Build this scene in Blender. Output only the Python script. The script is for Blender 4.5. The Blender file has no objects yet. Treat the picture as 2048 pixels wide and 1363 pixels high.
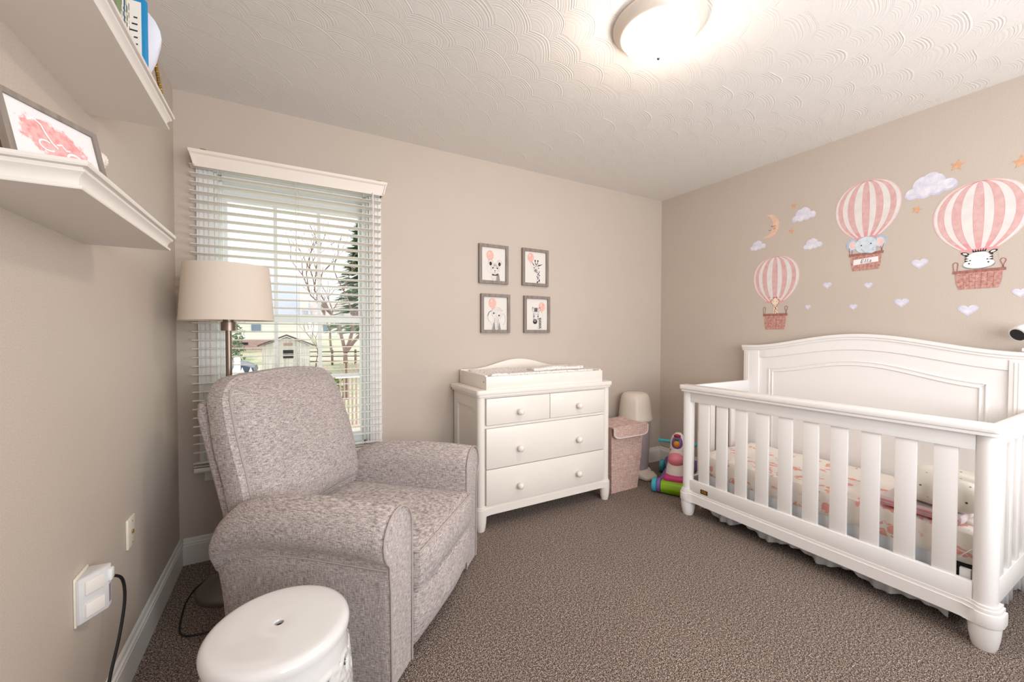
import bpy, bmesh, math, random
from mathutils import Vector, Matrix, noise
random.seed(7)
D, S = bpy.data, bpy.context.scene
COL = S.collection
PI = math.pi
R_ = math.radians
sin, cos = math.sin, math.cos

def C(r, g, b):
    f = lambda v: (v/255)/12.92 if v/255 <= .04045 else ((v/255+.055)/1.055)**2.4
    return (f(r), f(g), f(b), 1)

# ------------------------------------------------------------------ camera
F_PX, YAW, PITCH, ROLL = 805.3, 0.508506, -0.0207095, 0.00136656
cam_d = D.cameras.new('camera'); cam = D.objects.new('camera', cam_d); COL.objects.link(cam)
cam_d.sensor_fit = 'HORIZONTAL'; cam_d.sensor_width = 36; cam_d.lens = F_PX/2048*36
cam_d.clip_start = .02; cam_d.clip_end = 400
fw = Vector((sin(YAW)*cos(PITCH), cos(YAW)*cos(PITCH), sin(PITCH)))
rt = Vector((cos(YAW), -sin(YAW), 0)); up = rt.cross(fw)
rt2 = cos(ROLL)*rt + sin(ROLL)*up; up2 = -sin(ROLL)*rt + cos(ROLL)*up
M = Matrix((rt2, up2, -fw)).transposed().to_4x4(); M.translation = (0.4977, -2.6395, 1.2077)
cam.matrix_world = M
S.camera = cam

# ------------------------------------------------------------------ colour management, world, lights
S.view_settings.view_transform = 'Standard'; S.view_settings.look = 'None'
S.view_settings.gamma = 1; S.view_settings.use_curve_mapping = False
S.view_settings.exposure = 0.06
W = D.worlds.new('overcast'); S.world = W; W.use_nodes = True
bg = W.node_tree.nodes['Background']
bg.inputs[0].default_value = (.97, .99, 1, 1); bg.inputs[1].default_value = 1.8

def area(name, loc, rot, sx, sy, power, color):
    l = D.lights.new(name, 'AREA'); l.shape = 'RECTANGLE'; l.size = sx; l.size_y = sy
    l.energy = power; l.color = color
    o = D.objects.new(name, l); COL.objects.link(o); o.location = loc; o.rotation_euler = rot
    return o
# added fill lamp, outside made-up rear openings, tilted up to lighten the ceiling
area('rear_fill', (1.9, -3.60, 1.35), (R_(106), 0, 0), 2.6, 1.3, 73, (.92, .96, 1))
LAMP_STRENGTH = 49
LAMP_COLOR = (1, .85, .73, 1)

# ------------------------------------------------------------------ helpers
class MB:
    def __init__(s): s.bm = bmesh.new(); s.mi = 0
    def _m(s, faces):
        for f in faces: f.material_index = s.mi
    def box(s, x0, x1, y0, y1, z0, z1, bv=0, seg=2):
        vs = bmesh.ops.create_cube(s.bm, size=1)['verts']
        for v in vs: v.co = Vector(((x0+x1)/2+v.co.x*(x1-x0), (y0+y1)/2+v.co.y*(y1-y0), (z0+z1)/2+v.co.z*(z1-z0)))
        fs = set(f for v in vs for f in v.link_faces)
        s._m(fs)
        if bv:
            es = list(set(e for v in vs for e in v.link_edges))
            r = bmesh.ops.bevel(s.bm, geom=es, offset=bv, segments=seg, profile=.5, affect='EDGES', clamp_overlap=True)
            s._m(r['faces'])
        return s
    def prism(s, pts, d0, d1, axis='z', bv=0):
        # polygon pts (2D) extruded along axis
        def p(a, b, d):
            return {'z': (a, b, d), 'y': (a, d, b), 'x': (d, a, b)}[axis]
        A = [s.bm.verts.new(p(a, b, d0)) for a, b in pts]; B = [s.bm.verts.new(p(a, b, d1)) for a, b in pts]
        fs = [s.bm.faces.new(A), s.bm.faces.new(B)]
        n = len(pts)
        for i in range(n): fs.append(s.bm.faces.new((A[i], A[(i+1) % n], B[(i+1) % n], B[i])))
        s._m(fs)
        if bv:
            es = [e for f in fs[:2] for e in f.edges]
            r = bmesh.ops.bevel(s.bm, geom=list(set(es)), offset=bv, segments=2, profile=.5, affect='EDGES', clamp_overlap=True)
            s._m(r['faces'])
        return s
    def lathe(s, prof, c=(0, 0, 0), seg=40, sx=1, sy=1, cap=True):
        rings = []
        for r, z in prof:
            if r < 1e-6: rings.append([s.bm.verts.new((c[0], c[1], c[2]+z))])
            else: rings.append([s.bm.verts.new((c[0]+r*sx*cos(2*PI*i/seg), c[1]+r*sy*sin(2*PI*i/seg), c[2]+z)) for i in range(seg)])
        fs = []
        for a, b in zip(rings, rings[1:]):
            for i in range(seg):
                j = (i+1) % seg
                if len(a) == 1 and len(b) == 1: continue
                if len(a) == 1: fs.append(s.bm.faces.new((a[0], b[j], b[i])))
                elif len(b) == 1: fs.append(s.bm.faces.new((a[i], a[j], b[0])))
                else: fs.append(s.bm.faces.new((a[i], a[j], b[j], b[i])))
        if cap:
            for rg in (rings[0], rings[-1]):
                if len(rg) > 2: fs.append(s.bm.faces.new(rg))
        s._m(fs); return s
    def tube(s, path, rad, seg=8, closed=False, rz=None):
        P = [Vector(p) for p in path]; n = len(P); rings = []
        prev = None
        for i, p in enumerate(P):
            if closed: t = P[(i+1) % n]-P[i-1]
            else: t = P[min(i+1, n-1)]-P[max(i-1, 0)]
            t.normalize()
            if prev is None:
                a = Vector((0, 0, 1)) if abs(t.z) < .9 else Vector((1, 0, 0))
                nn = t.cross(a).normalized()
            else:
                nn = (prev - t*prev.dot(t)).normalized()
            prev = nn; bb = t.cross(nn)
            r = rad[i] if isinstance(rad, (list, tuple)) else rad
            rings.append([s.bm.verts.new(p+nn*r*cos(2*PI*k/seg)+bb*(rz if rz else r)*sin(2*PI*k/seg)) for k in range(seg)])
        fs = []
        for i in range(n if closed else n-1):
            a, b = rings[i], rings[(i+1) % n]
            for k in range(seg): fs.append(s.bm.faces.new((a[k], a[(k+1) % seg], b[(k+1) % seg], b[k])))
        if not closed: fs.append(s.bm.faces.new(rings[0])); fs.append(s.bm.faces.new(rings[-1]))
        s._m(fs); return s
    def loft(s, secs, close=True, caps=True):
        rings = [[s.bm.verts.new(p) for p in sec] for sec in secs]; fs = []
        for a, b in zip(rings, rings[1:]):
            n = len(a)
            for k in range(n if close else n-1): fs.append(s.bm.faces.new((a[k], a[(k+1) % n], b[(k+1) % n], b[k])))
        if caps: fs.append(s.bm.faces.new(rings[0])); fs.append(s.bm.faces.new(rings[-1]))
        s._m(fs); return s
    def sphere(s, c, r, sx=1, sy=1, sz=1, seg=20, rings=12):
        prof = [(r*sin(PI*i/rings), -r*cos(PI*i/rings)*sz) for i in range(rings+1)]
        prof[0] = (0, prof[0][1]); prof[-1] = (0, prof[-1][1])
        return s.lathe(prof, c, seg, sx, sy, False)
    def soft(s, x0, x1, y0, y1, z0, z1, r, n=(8, 8, 8), fn=None):
        # rounded box whose surface is a grid; fn(p, a, b, c) may move each point (a,b,c in -1..1)
        cx, cy, cz = (x0+x1)/2, (y0+y1)/2, (z0+z1)/2; hx, hy, hz = (x1-x0)/2, (y1-y0)/2, (z1-z0)/2
        cache = {}
        rr = r if isinstance(r, tuple) else (r, r, r)
        def V(i, j, k):
            key = (i, j, k)
            if key in cache: return cache[key]
            a, b, c = 2*i/n[0]-1, 2*j/n[1]-1, 2*k/n[2]-1
            p = Vector((a*hx, b*hy, c*hz))
            q = Vector((max(-hx+rr[0], min(hx-rr[0], p.x)), max(-hy+rr[1], min(hy-rr[1], p.y)), max(-hz+rr[2], min(hz-rr[2], p.z))))
            d = Vector(((p.x-q.x)/rr[0], (p.y-q.y)/rr[1], (p.z-q.z)/rr[2]))
            m = max(abs(d.x), abs(d.y), abs(d.z))
            if m > 0 and d.length > 0:
                d = d.normalized()*m
                p = q+Vector((d.x*rr[0], d.y*rr[1], d.z*rr[2]))
            p += Vector((cx, cy, cz))
            if fn: p = fn(p, a, b, c)
            v = s.bm.verts.new(p); cache[key] = v; return v
        fs = []
        nx, ny, nz = n
        def ring(ax, lv, out=.0):
            oth = [q for q in (0, 1, 2) if q != ax]; A_, B_ = n[oth[0]], n[oth[1]]
            idx = [(i, 0) for i in range(A_)]+[(A_, j) for j in range(B_)]+[(i, B_) for i in range(A_, 0, -1)]+[(0, j) for j in range(B_, 0, -1)]
            P_ = []
            for a_, b_ in idx:
                k_ = [0, 0, 0]; k_[ax] = lv; k_[oth[0]] = a_; k_[oth[1]] = b_; P_.append(V(*k_).co.copy())
            m_ = sum(P_, Vector())/len(P_)
            return [q_+(q_-m_).normalized()*out for q_ in P_]
        s.ring = ring
        for i in range(nx):
            for j in range(ny):
                for k in (0, nz): fs.append(s.bm.faces.new([V(i, j, k), V(i+1, j, k), V(i+1, j+1, k), V(i, j+1, k)]))
            for k in range(nz):
                for j in (0, ny): fs.append(s.bm.faces.new([V(i, j, k), V(i+1, j, k), V(i+1, j, k+1), V(i, j, k+1)]))
        for j in range(ny):
            for k in range(nz):
                for i in (0, nx): fs.append(s.bm.faces.new([V(i, j, k), V(i, j+1, k), V(i, j+1, k+1), V(i, j, k+1)]))
        s._m(fs); return s
    def obj(s, name, mat, parent=None, smooth=True, angle=40):
        bm = s.bm
        bmesh.ops.recalc_face_normals(bm, faces=bm.faces[:])
        me = D.meshes.new(name); bm.to_mesh(me); bm.free()
        for m in (mat if isinstance(mat, (list, tuple)) else [mat]): me.materials.append(m)
        o = D.objects.new(name, me); COL.objects.link(o)
        if parent: o.parent = parent
        if smooth:
            me.shade_smooth()
            try: me.set_sharp_from_angle(angle=R_(angle))
            except Exception: pass
        return o

def tag(o, label=None, cat=None, group=None, kind=None):
    if label: o['label'] = label
    if cat: o['category'] = cat
    if group: o['group'] = group
    if kind: o['kind'] = kind
    return o
def thing(name, label, cat, loc=(0, 0, 0), rz=0, group=None):
    o = D.objects.new(name, None); COL.objects.link(o); o.empty_display_size = .05
    o.location = loc; o.rotation_euler = (0, 0, rz)
    return tag(o, label, cat, group)
def struct(name, mb, mat, parent=None, smooth=False):
    o = mb.obj(name, mat, parent, smooth)
    if not parent: o['kind'] = 'structure'
    return o
def kids(o): return [c for c in D.objects if c.parent == o]
def dup(o, parent=None, loc=None, rz=None, label=None):
    c = o.copy(); COL.objects.link(c)
    if parent: c.parent = parent
    if loc is not None: c.location = loc
    if rz is not None: c.rotation_euler = (0, 0, rz)
    if label: c['label'] = label
    for k in kids(o): dup(k, c)
    return c

# ------------------------------------------------------------------ materials
def mat(name, col, rough=.5, metal=0, spec=.5, **kw):
    m = D.materials.new(name); m.use_nodes = True
    b = m.node_tree.nodes['Principled BSDF']
    b.inputs['Base Color'].default_value = col; b.inputs['Roughness'].default_value = rough
    b.inputs['Metallic'].default_value = metal; b.inputs['Specular IOR Level'].default_value = spec
    for k, v in kw.items(): b.inputs[k.replace('_', ' ')].default_value = v
    return m
class N:
    def __init__(s, m): s.m = m; s.t = m.node_tree; s.b = s.t.nodes['Principled BSDF']
    def new(s, ty, **kw):
        n = s.t.nodes.new(ty)
        for k, v in kw.items(): setattr(n, k, v)
        return n
    def link(s, a, b): s.t.links.new(a, b)
    def coord(s, scale=(1, 1, 1), kind='Object', rot=(0, 0, 0)):
        tc = s.new('ShaderNodeTexCoord'); mp = s.new('ShaderNodeMapping')
        mp.inputs['Scale'].default_value = scale; mp.inputs['Rotation'].default_value = rot
        s.link(tc.outputs[kind], mp.inputs[0]); return mp.outputs[0]
    def noise(s, vec, scale, detail=3, rough=.5):
        n = s.new('ShaderNodeTexNoise'); n.inputs['Scale'].default_value = scale
        n.inputs['Detail'].default_value = detail; n.inputs['Roughness'].default_value = rough
        s.link(vec, n.inputs['Vector']); return n.outputs['Fac']
    def ramp(s, fac, stops):
        r = s.new('ShaderNodeValToRGB'); e = r.color_ramp.elements
        while len(e) < len(stops): e.new(.5)
        for el, (p, c) in zip(e, stops): el.position = p; el.color = c
        s.link(fac, r.inputs[0]); return r.outputs[0]
    def math(s, op, a, b=None, c=None, clamp=False):
        n = s.new('ShaderNodeMath', operation=op); n.use_clamp = clamp
        for i, v in enumerate((a, b, c)):
            if v is None: continue
            if isinstance(v, (int, float)): n.inputs[i].default_value = v
            else: s.link(v, n.inputs[i])
        return n.outputs[0]
    def mix(s, fac, a, b, blend='MIX'):
        n = s.new('ShaderNodeMix', data_type='RGBA', blend_type=blend)
        if isinstance(fac, (int, float)): n.inputs[0].default_value = fac
        else: s.link(fac, n.inputs[0])
        for i, v in ((6, a), (7, b)):
            if isinstance(v, tuple): n.inputs[i].default_value = v
            else: s.link(v, n.inputs[i])
        return n.outputs[2]
    def bump(s, h, strength=.3, dist=.01):
        n = s.new('ShaderNodeBump'); n.inputs['Strength'].default_value = strength; n.inputs['Distance'].default_value = dist
        s.link(h, n.inputs['Height']); s.link(n.outputs[0], s.b.inputs['Normal'])
    def base(s, c): s.link(c, s.b.inputs['Base Color'])

def m_wall(name, col, rough=.55):
    m = mat(name, col, rough, spec=.35); n = N(m); v = n.coord()
    f = n.noise(v, 260, 2); f2 = n.noise(v, 3, 2)
    n.base(n.mix(.08, n.mix(f2, col, tuple(x*.94 for x in col[:3])+(1,)), n.ramp(f, [(.3, (0, 0, 0, 1)), (.7, (1, 1, 1, 1))]), 'OVERLAY'))
    n.bump(f, .06, .002); return m
WALL_C = C(203, 190, 178)
M_wall = m_wall('wall_paint', WALL_C)
def m_ceiling():
    m = mat('swirl_plaster', C(236, 231, 226), .7, spec=.2); n = N(m)
    tc = n.new('ShaderNodeTexCoord'); sp = n.new('ShaderNodeSeparateXYZ'); n.link(tc.outputs['Object'], sp.inputs[0])
    nz = n.new('ShaderNodeTexNoise'); nz.inputs['Scale'].default_value = 2.2; n.link(tc.outputs['Object'], nz.inputs['Vector'])
    ns = n.new('ShaderNodeSeparateColor'); n.link(nz.outputs['Color'], ns.inputs[0])
    x0 = n.math('ADD', sp.outputs[0], n.math('MULTIPLY', n.math('SUBTRACT', ns.outputs[0], .5), .16))
    y0 = n.math('ADD', sp.outputs[1], n.math('MULTIPLY', n.math('SUBTRACT', ns.outputs[1], .5), .16))
    ca, sa = cos(R_(28)), sin(R_(28))
    x = n.math('ADD', n.math('MULTIPLY', x0, ca), n.math('MULTIPLY', y0, sa)); y = n.math('SUBTRACT', n.math('MULTIPLY', y0, ca), n.math('MULTIPLY', x0, sa))
    Wd, Hh, Rr = .21, .105, .18
    j0 = n.math('CEIL', n.math('DIVIDE', y, Hh))
    result = None
    # scallops: the row furthest from the photographer whose disc holds the point lies on top
    for k in (-1, 0, 1):
        j = n.math('ADD', j0, k) if k else j0
        off = n.math('MULTIPLY', n.math('FLOORED_MODULO', j, 2), .5*Wd)
        cx = n.math('ADD', n.math('MULTIPLY', n.math('ROUND', n.math('DIVIDE', n.math('SUBTRACT', x, off), Wd)), Wd), off)
        dx = n.math('SUBTRACT', x, cx); dy = n.math('SUBTRACT', y, n.math('MULTIPLY', j, Hh))
        d = n.math('SQRT', n.math('ADD', n.math('MULTIPLY', dx, dx), n.math('MULTIPLY', dy, dy)))
        inside = n.math('LESS_THAN', d, Rr)
        # comb grooves, stronger towards the rim, uneven
        g = n.math('ABSOLUTE', n.math('SINE', n.math('MULTIPLY', d, 300)))
        nn = n.new('ShaderNodeTexNoise', noise_dimensions='1D'); nn.inputs['Scale'].default_value = 150
        n.link(n.math('ADD', d, n.math('MULTIPLY', cx, 7.3)), nn.inputs['W'])
        h = n.math('ADD', n.math('MULTIPLY', g, .3), n.math('MULTIPLY', nn.outputs['Fac'], 1.1))
        fade = n.math('MULTIPLY', n.math('DIVIDE', d, Rr), n.math('DIVIDE', d, Rr))
        h = n.math('ADD', n.math('MULTIPLY', h, fade), n.math('MULTIPLY', d, .3))
        result = h if result is None else n.math('ADD', n.math('MULTIPLY', h, inside), n.math('MULTIPLY', result, n.math('SUBTRACT', 1, inside)))
    n.bump(result, .5, .0046)
    return m
M_ceil = m_ceiling()
def m_carpet():
    m = mat('carpet_pile', C(110, 95, 86), .95, spec=.1); n = N(m); v = n.coord()
    f = n.noise(v, 300, 2, .6); f2 = n.noise(v, 120, 2); big = n.noise(v, 2.5, 3)
    f3 = n.math('ADD', n.math('MULTIPLY', f, .75), n.math('MULTIPLY', f2, .25))
    col = n.ramp(f3, [(.39, C(28, 22, 20)), (.46, C(84, 71, 65)), (.53, C(146, 129, 118)), (.61, C(238, 223, 211))])
    n.base(n.mix(n.math('MULTIPLY', big, .25), col, C(96, 82, 76)))
    n.bump(f3, .9, .006); return m
M_carpet = m_carpet()
def m_fabric(name, cols, s=1, lean=0, bump=.35):
    m = mat(name, cols[1], .95, spec=.1, Sheen_Weight=.15); n = N(m)
    a = n.noise(n.coord((28*s, 28*s, 260*s)), 1, 2, .6); b = n.noise(n.coord((200*s, 200*s, 24*s)), 1, 2, .6)
    c = n.noise(n.coord((1, 1, 1)), 500*s, 2)
    f = n.math('ADD', n.math('MULTIPLY', a, .4), n.math('MULTIPLY', b, .3)); f = n.math('ADD', f, n.math('MULTIPLY', c, .3))
    n.base(n.ramp(f, [(.38, cols[0]), (.5, cols[1]), (.6, cols[2])])); n.bump(f, bump, .004)
    return m
M_tweed = m_fabric('heathered_tweed', [C(108, 98, 99), C(182, 171, 168), C(226, 216, 212)], 1.9)
M_piping = mat('tweed_piping', C(182, 170, 166), .9, spec=.1)
M_pink_linen = m_fabric('pink_linen', [C(176, 140, 130), C(205, 173, 163), C(228, 202, 192)], .9)
M_white = mat('white_lacquer', C(240, 233, 225), .35, spec=.45)
M_crib = mat('crib_lacquer', C(242, 239, 237), .35, spec=.45)
M_trim = mat('white_trim_paint', C(232, 230, 226), .4)
M_shelf = mat('shelf_paint', C(228, 221, 214), .45)
M_vinyl = mat('window_vinyl', C(232, 236, 234), .4)
M_slat = mat('blind_slat', C(238, 233, 226), .45)
M_valance = mat('valance', C(240, 230, 220), .45)
M_cord = mat('ladder_cord', C(215, 208, 198), .8)
M_black = mat('black_plastic', C(20, 20, 22), .45)
M_whitepl = mat('white_plastic', C(240, 240, 240), .35)
M_ivory = mat('ivory_plate', C(234, 227, 211), .4)
M_brass = mat('brass', C(190, 160, 95), .35, .9)
M_bronze = mat('brushed_bronze', C(140, 126, 114), .34, .95)
M_lampbase = mat('pewter_base', C(120, 112, 104), .45, .4)
M_ceramic = mat('glazed_ceramic', C(230, 228, 227), .12, spec=.6, Coat_Weight=.6, Coat_Roughness=.05)
M_shade = mat('linen_shade', C(226, 213, 199), .9, spec=.1, Transmission_Weight=0)
n = N(M_shade); v = n.coord((1, 1, 1)); f = n.noise(n.coord((20, 20, 500)), 1, 2); n.bump(f, .15, .001)
M_dark = mat('hole_shade', C(28, 22, 18), .8)
M_glass = D.materials.new('window_glass'); M_glass.use_nodes = True
t = M_glass.node_tree; t.nodes.clear(); o_ = t.nodes.new('ShaderNodeOutputMaterial'); mx = t.nodes.new('ShaderNodeMixShader')
tr = t.nodes.new('ShaderNodeBsdfTransparent'); gl = t.nodes.new('ShaderNodeBsdfGlossy'); gl.inputs['Roughness'].default_value = .02
mx.inputs[0].default_value = .008; t.links.new(tr.outputs[0], mx.inputs[1]); t.links.new(gl.outputs[0], mx.inputs[2]); t.links.new(mx.outputs[0], o_.inputs[0])
M_frame = mat('grey_wood_frame', C(134, 122, 114), .5)
n = N(M_frame); f = n.noise(n.coord((60, 60, 8)), 1, 3); n.base(n.ramp(f, [(.3, C(120, 108, 101)), (.7, C(150, 138, 129))]))
M_paper = mat('art_paper', C(230, 225, 219), .7, spec=.2)
def wc(name, c0, c1, sc=30):
    m = mat(name, c0, .75, spec=.15); n = N(m); f = n.noise(n.coord(), sc, 4, .6)
    n.base(n.ramp(f, [(.3, c0), (.7, c1)])); return m
M_pinkA = wc('blush_stripe', C(212, 166, 164), C(226, 192, 189), 30)
M_pinkB = wc('rose_wash', C(224, 146, 152), C(234, 176, 178), 20)
M_balw = wc('balloon_white', C(222, 215, 212), C(234, 229, 226), 16)
M_edge = mat('pale_pink_edge', C(232, 196, 194), .8)
M_basket = wc('wicker_wash', C(176, 124, 116), C(214, 168, 156), 60)
M_basket2 = wc('wicker_dark', C(146, 96, 88), C(180, 126, 116), 60)
M_cloud = wc('cloud_wash', C(206, 204, 224), C(240, 236, 242), 26)
M_cloudd = wc('cloud_edge', C(196, 192, 214), C(222, 218, 230), 30)
M_star = wc('amber_wash', C(212, 156, 122), C(226, 182, 150), 60)
M_moon = wc('peach_wash', C(228, 184, 160), C(238, 206, 188), 30)
M_elef = wc('elephant_wash', C(196, 210, 222), C(224, 230, 236), 40)
M_elefd = wc('elephant_dark', C(158, 186, 208), C(186, 206, 222), 40)  # darker blue wash for the ears and outlines
M_ink = mat('ink', C(40, 38, 40), .8)
M_inkg = wc('ink_wash', C(120, 114, 112), C(180, 174, 170), 120)
M_inkl = wc('ink_pale', C(206, 200, 196), C(236, 231, 227), 60)
M_spot = wc('giraffe_spot', C(120, 60, 48), C(160, 90, 66), 60)
M_gir = wc('giraffe_wash', C(238, 210, 180), C(248, 230, 210), 60)
M_skin = wc('pink_skin', C(230, 196, 196), C(240, 214, 212), 60)
M_peach = wc('peach_balloon', C(228, 170, 156), C(240, 200, 188), 60)

# ------------------------------------------------------------------ room shell
WX, H, YB = 3.577, 2.44, -3.4
struct('floor', MB().box(-.12, WX+.12, YB-.12, .14, -.1, 0), M_carpet)
struct('ceiling', MB().box(-.12, WX+.12, YB-.12, .14, H, H+.1), M_ceil)
struct('wall_left', MB().box(-.12, 0, YB-.12, .14, 0, H), M_wall)
struct('wall_right', MB().box(WX, WX+.12, YB-.12, .14, 0, H), M_wall)
def wall_holes(mb, x0, x1, y0, y1, holes):
    # holes: (xa, xb, za, zb) side by side
    x = x0
    for xa, xb, za, zb in holes:
        mb.box(x, xa, y0, y1, 0, H); mb.box(xa, xb, y0, y1, 0, za); mb.box(xa, xb, y0, y1, zb, H); x = xb
    mb.box(x, x1, y0, y1, 0, H); return mb
OX0, OX1, OZ0, OZ1 = .165, .945, .50, 2.05
struct('wall_back', wall_holes(MB(), 0, WX, 0, .14, [(OX0, OX1, OZ0, OZ1)]), M_wall)
struct('wall_front', wall_holes(MB(), 0, WX, YB-.12, YB, [(.6, 1.8, .8, 2.1), (2.0, 3.2, .8, 2.1)]), M_wall)  # window openings added so the rear fill lamp can reach the room
def base_prof(d, h):
    return [(0, 0), (d, 0), (d, h*.74), (d*.85, h*.77), (d*.85, h*.82), (d*.5, h*.86), (d*.4, h*.95), (d*.15, h), (0, h)]
BH = .135
mb = MB(); P = base_prof(.016, BH)
mb.prism([(a, b) for a, b in P], YB, 0, 'y'); struct('baseboard_left', mb, M_trim)
mb = MB(); mb.prism([(WX-a, b) for a, b in P], YB, 0, 'y'); struct('baseboard_right', mb, M_trim)
mb = MB(); mb.prism([(-a, b) for a, b in P], .016, WX-.016, 'x'); struct('baseboard_back', mb, M_trim)

# ------------------------------------------------------------------ window_1
win = D.objects.new('window_1', None); COL.objects.link(win); win['kind'] = 'structure'
mb = MB()  # casing round the opening
for x0, x1 in ((.092, OX0), (OX1, 1.016)):
    mb.box(x0, x1, -.018, 0, .50, 2.12)
    for k in range(3):
        mb.box(x0+.012+k*.02, x0+.018+k*.02, -.023, -.018, .50, 2.12)
mb.box(.092, 1.016, -.018, 0, 2.05, 2.13)
mb.obj('casing', M_trim, win, False)
mb = MB(); mb.box(.07, 1.04, -.05, .05, .478, .50, .004).box(.11, 1.0, -.016, 0, .425, .478, .003)
mb.obj('window_sill', M_trim, win)
GX0, GX1 = .212, .898
mb = MB()
for x0, x1 in ((OX0, OX0+.032), (OX1-.032, OX1)): mb.box(x0, x1, .03, .13, OZ0, OZ1)
mb.box(OX0, OX1, .03, .13, OZ1-.03, OZ1).box(OX0, OX1, .03, .13, OZ0, OZ0+.03)
mb.box(OX0+.0, OX0+.012, .0, .03, OZ0, OZ1).box(OX1-.012, OX1, 0, .03, OZ0, OZ1)
mb.obj('window_frame', M_vinyl, win, False)
for nm, z0, z1, y0 in (('upper_sash', 1.268, 2.02, .085), ('lower_sash', .53, 1.312, .05)):
    mb = MB(); y1 = y0+.03
    xa, xb = OX0+.032, OX1-.032
    mb.box(xa, GX0, y0, y1, z0, z1).box(GX1, xb, y0, y1, z0, z1)
    zt = z1-(.085 if nm == 'upper_sash' else .045); zb = z0+(.045 if nm == 'upper_sash' else .055)
    mb.box(GX0, GX1, y0, y1, zt, z1).box(GX0, GX1, y0, y1, z0, zb)
    sash = mb.obj(nm, M_vinyl, win, False)
    mb = MB()
    for k in (1, 2):
        x = GX0+(GX1-GX0)*k/3; mb.box(x-.010, x+.010, y0+.008, y0+.022, zb, zt)
    zm = 1.675 if nm == 'upper_sash' else .94
    mb.box(GX0, GX1, y0+.0085, y0+.0215, zm-.010, zm+.010)
    mb.obj('muntin_grid', M_vinyl, sash, False)
    MB().box(GX0, GX1, y0+.013, y0+.017, zb, zt).obj('pane', M_glass, sash, False)
    if nm == 'lower_sash':
        MB().box(.80, .84, .03, .05, 1.305, 1.325, .003).obj('sash_lock', M_vinyl, sash)
struct('trim_1', MB().box(OX0, OX0+.001, 0, .14, OZ0, OZ1).box(OX1-.001, OX1, 0, .14, OZ0, OZ1).box(OX0, OX1, 0, .14, OZ1-.001, OZ1), M_trim)

# ------------------------------------------------------------------ blind
bl = thing('window_blind', 'white horizontal slat blind with crown valance hanging over the window', 'blind', (.55, 0, 2.12))
L = lambda x, y, z: (x-.55, y, z-2.12)
def bb(mb, x0, x1, y0, y1, z0, z1, bv=0): return mb.box(x0-.55, x1-.55, y0, y1, z0-2.12, z1-2.12, bv)
mb = MB()
prof = [(-.086, 2.042), (-.090, 2.052), (-.092, 2.10), (-.102, 2.108), (-.104, 2.122), (-.094, 2.122), (-.082, 2.042)]
ln = [[(x-.55+dx*(1 if x > .5 else -1), y, z-2.12) for (y, z), dx in zip(prof, (0, .003, .012, .018, .02, .018, 0))] for x in (.093, 1.02)]
mb.loft(ln)
for xs in ((.093, .100, .081, .074), (1.020, 1.013, 1.032, 1.039)):
    mb.prism([(xs[0]-.55, 2.046-2.12), (xs[1]-.55, 2.046-2.12), (xs[2]-.55, 2.120-2.12), (xs[3]-.55, 2.120-2.12)], -.098, -.001, 'y')
mb.obj('valance', M_valance, bl)
mb = MB(); bb(mb, .10, 1.012, -.075, -.022, 2.072, 2.112); mb.obj('headrail', M_vinyl, bl, False)
for x in (.135, .99):
    mb = MB(); bb(mb, x-.012, x+.012, -.105, -.001, 2.1225, 2.1265); bb(mb, x-.012, x+.012, -.003, -.001, 2.1225, 2.14); mb.obj('valance_clip', M_brass, bl, False)
zs = []
z = 2.052
while z > .56: zs.append(z); z -= .0443
zs += [.535, .519]
sl0 = None
for i, z in enumerate(zs):
    if sl0 is None:
        mb = MB(); n_ = 6; top = []; bot = []
        for k in range(n_+1):
            a = -.025+.05*k/n_; h = .0022*(1-(a/.025)**2)
            top.append((a, h+.0014)); bot.append((a, h-.0014))
        mb.prism([(a, b) for a, b in top]+[(a, b) for a, b in reversed(bot)], -.467, .467, 'x')
        sl0 = mb.obj('slat', M_slat, bl); o = sl0
    else:
        o = sl0.copy(); COL.objects.link(o); o.parent = bl
    o.location = (-.009+random.uniform(-.0008, .0008), -.053, z-2.12)
    o.rotation_euler = (R_(-5 + random.uniform(-.7, .7)), 0, 0)
mb = MB(); bb(mb, .075, 1.008, -.079, -.029, .492, .512, .002); mb.obj('bottom_rail', M_slat, bl)
for x in (.192, .545, .905):
    mb = MB()
    for y in (-.081, -.026): mb.tube([L(x, y, 2.07), L(x, y, .512)], .0011, 5)
    mb.tube([L(x+.012, -.053, 2.07), L(x+.012, -.053, .512)], .0009, 5)
    mb.obj('ladder_cord', M_cord, bl)
mb = MB(); mb.tube([L(.955, -.092, 2.05), L(.958, -.094, 1.24)], .0042, 8); mb.obj('tilt_wand', M_valance, bl)

# ------------------------------------------------------------------ outside
def m_grass():
    m = mat('lawn_grass', C(120, 130, 80), .9, spec=.1); n = N(m); f = n.noise(n.coord(), .8, 5, .65); g = n.noise(n.coord(), 9, 3)
    n.base(n.mix(.35, n.ramp(f, [(.38, C(150, 172, 122)), (.5, C(206, 206, 178)), (.6, C(226, 200, 182))]), n.ramp(g, [(.3, C(140, 148, 110)), (.7, C(226, 222, 200))])))
    return m
def gz(x, y):
    if y < 18: return -1.3
    if y < 30: return -1.3+(y-18)/12*1.3
    return min(.9, (y-30)*.05)
mb = MB(); nx, ny = 30, 40; vs = {}
for i in range(nx+1):
    for j in range(ny+1):
        x = -30+60*i/nx; y = .6+70*j/ny; vs[i, j] = mb.bm.verts.new((x, y, gz(x, y)+.05*noise.noise(Vector((x, y, 0)))))
for i in range(nx):
    for j in range(ny): mb.bm.faces.new((vs[i, j], vs[i+1, j], vs[i+1, j+1], vs[i, j+1]))
tag(mb.obj('lawn', m_grass()), kind='structure')
M_siding = mat('cream_siding', C(236, 230, 214), .7)
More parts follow.
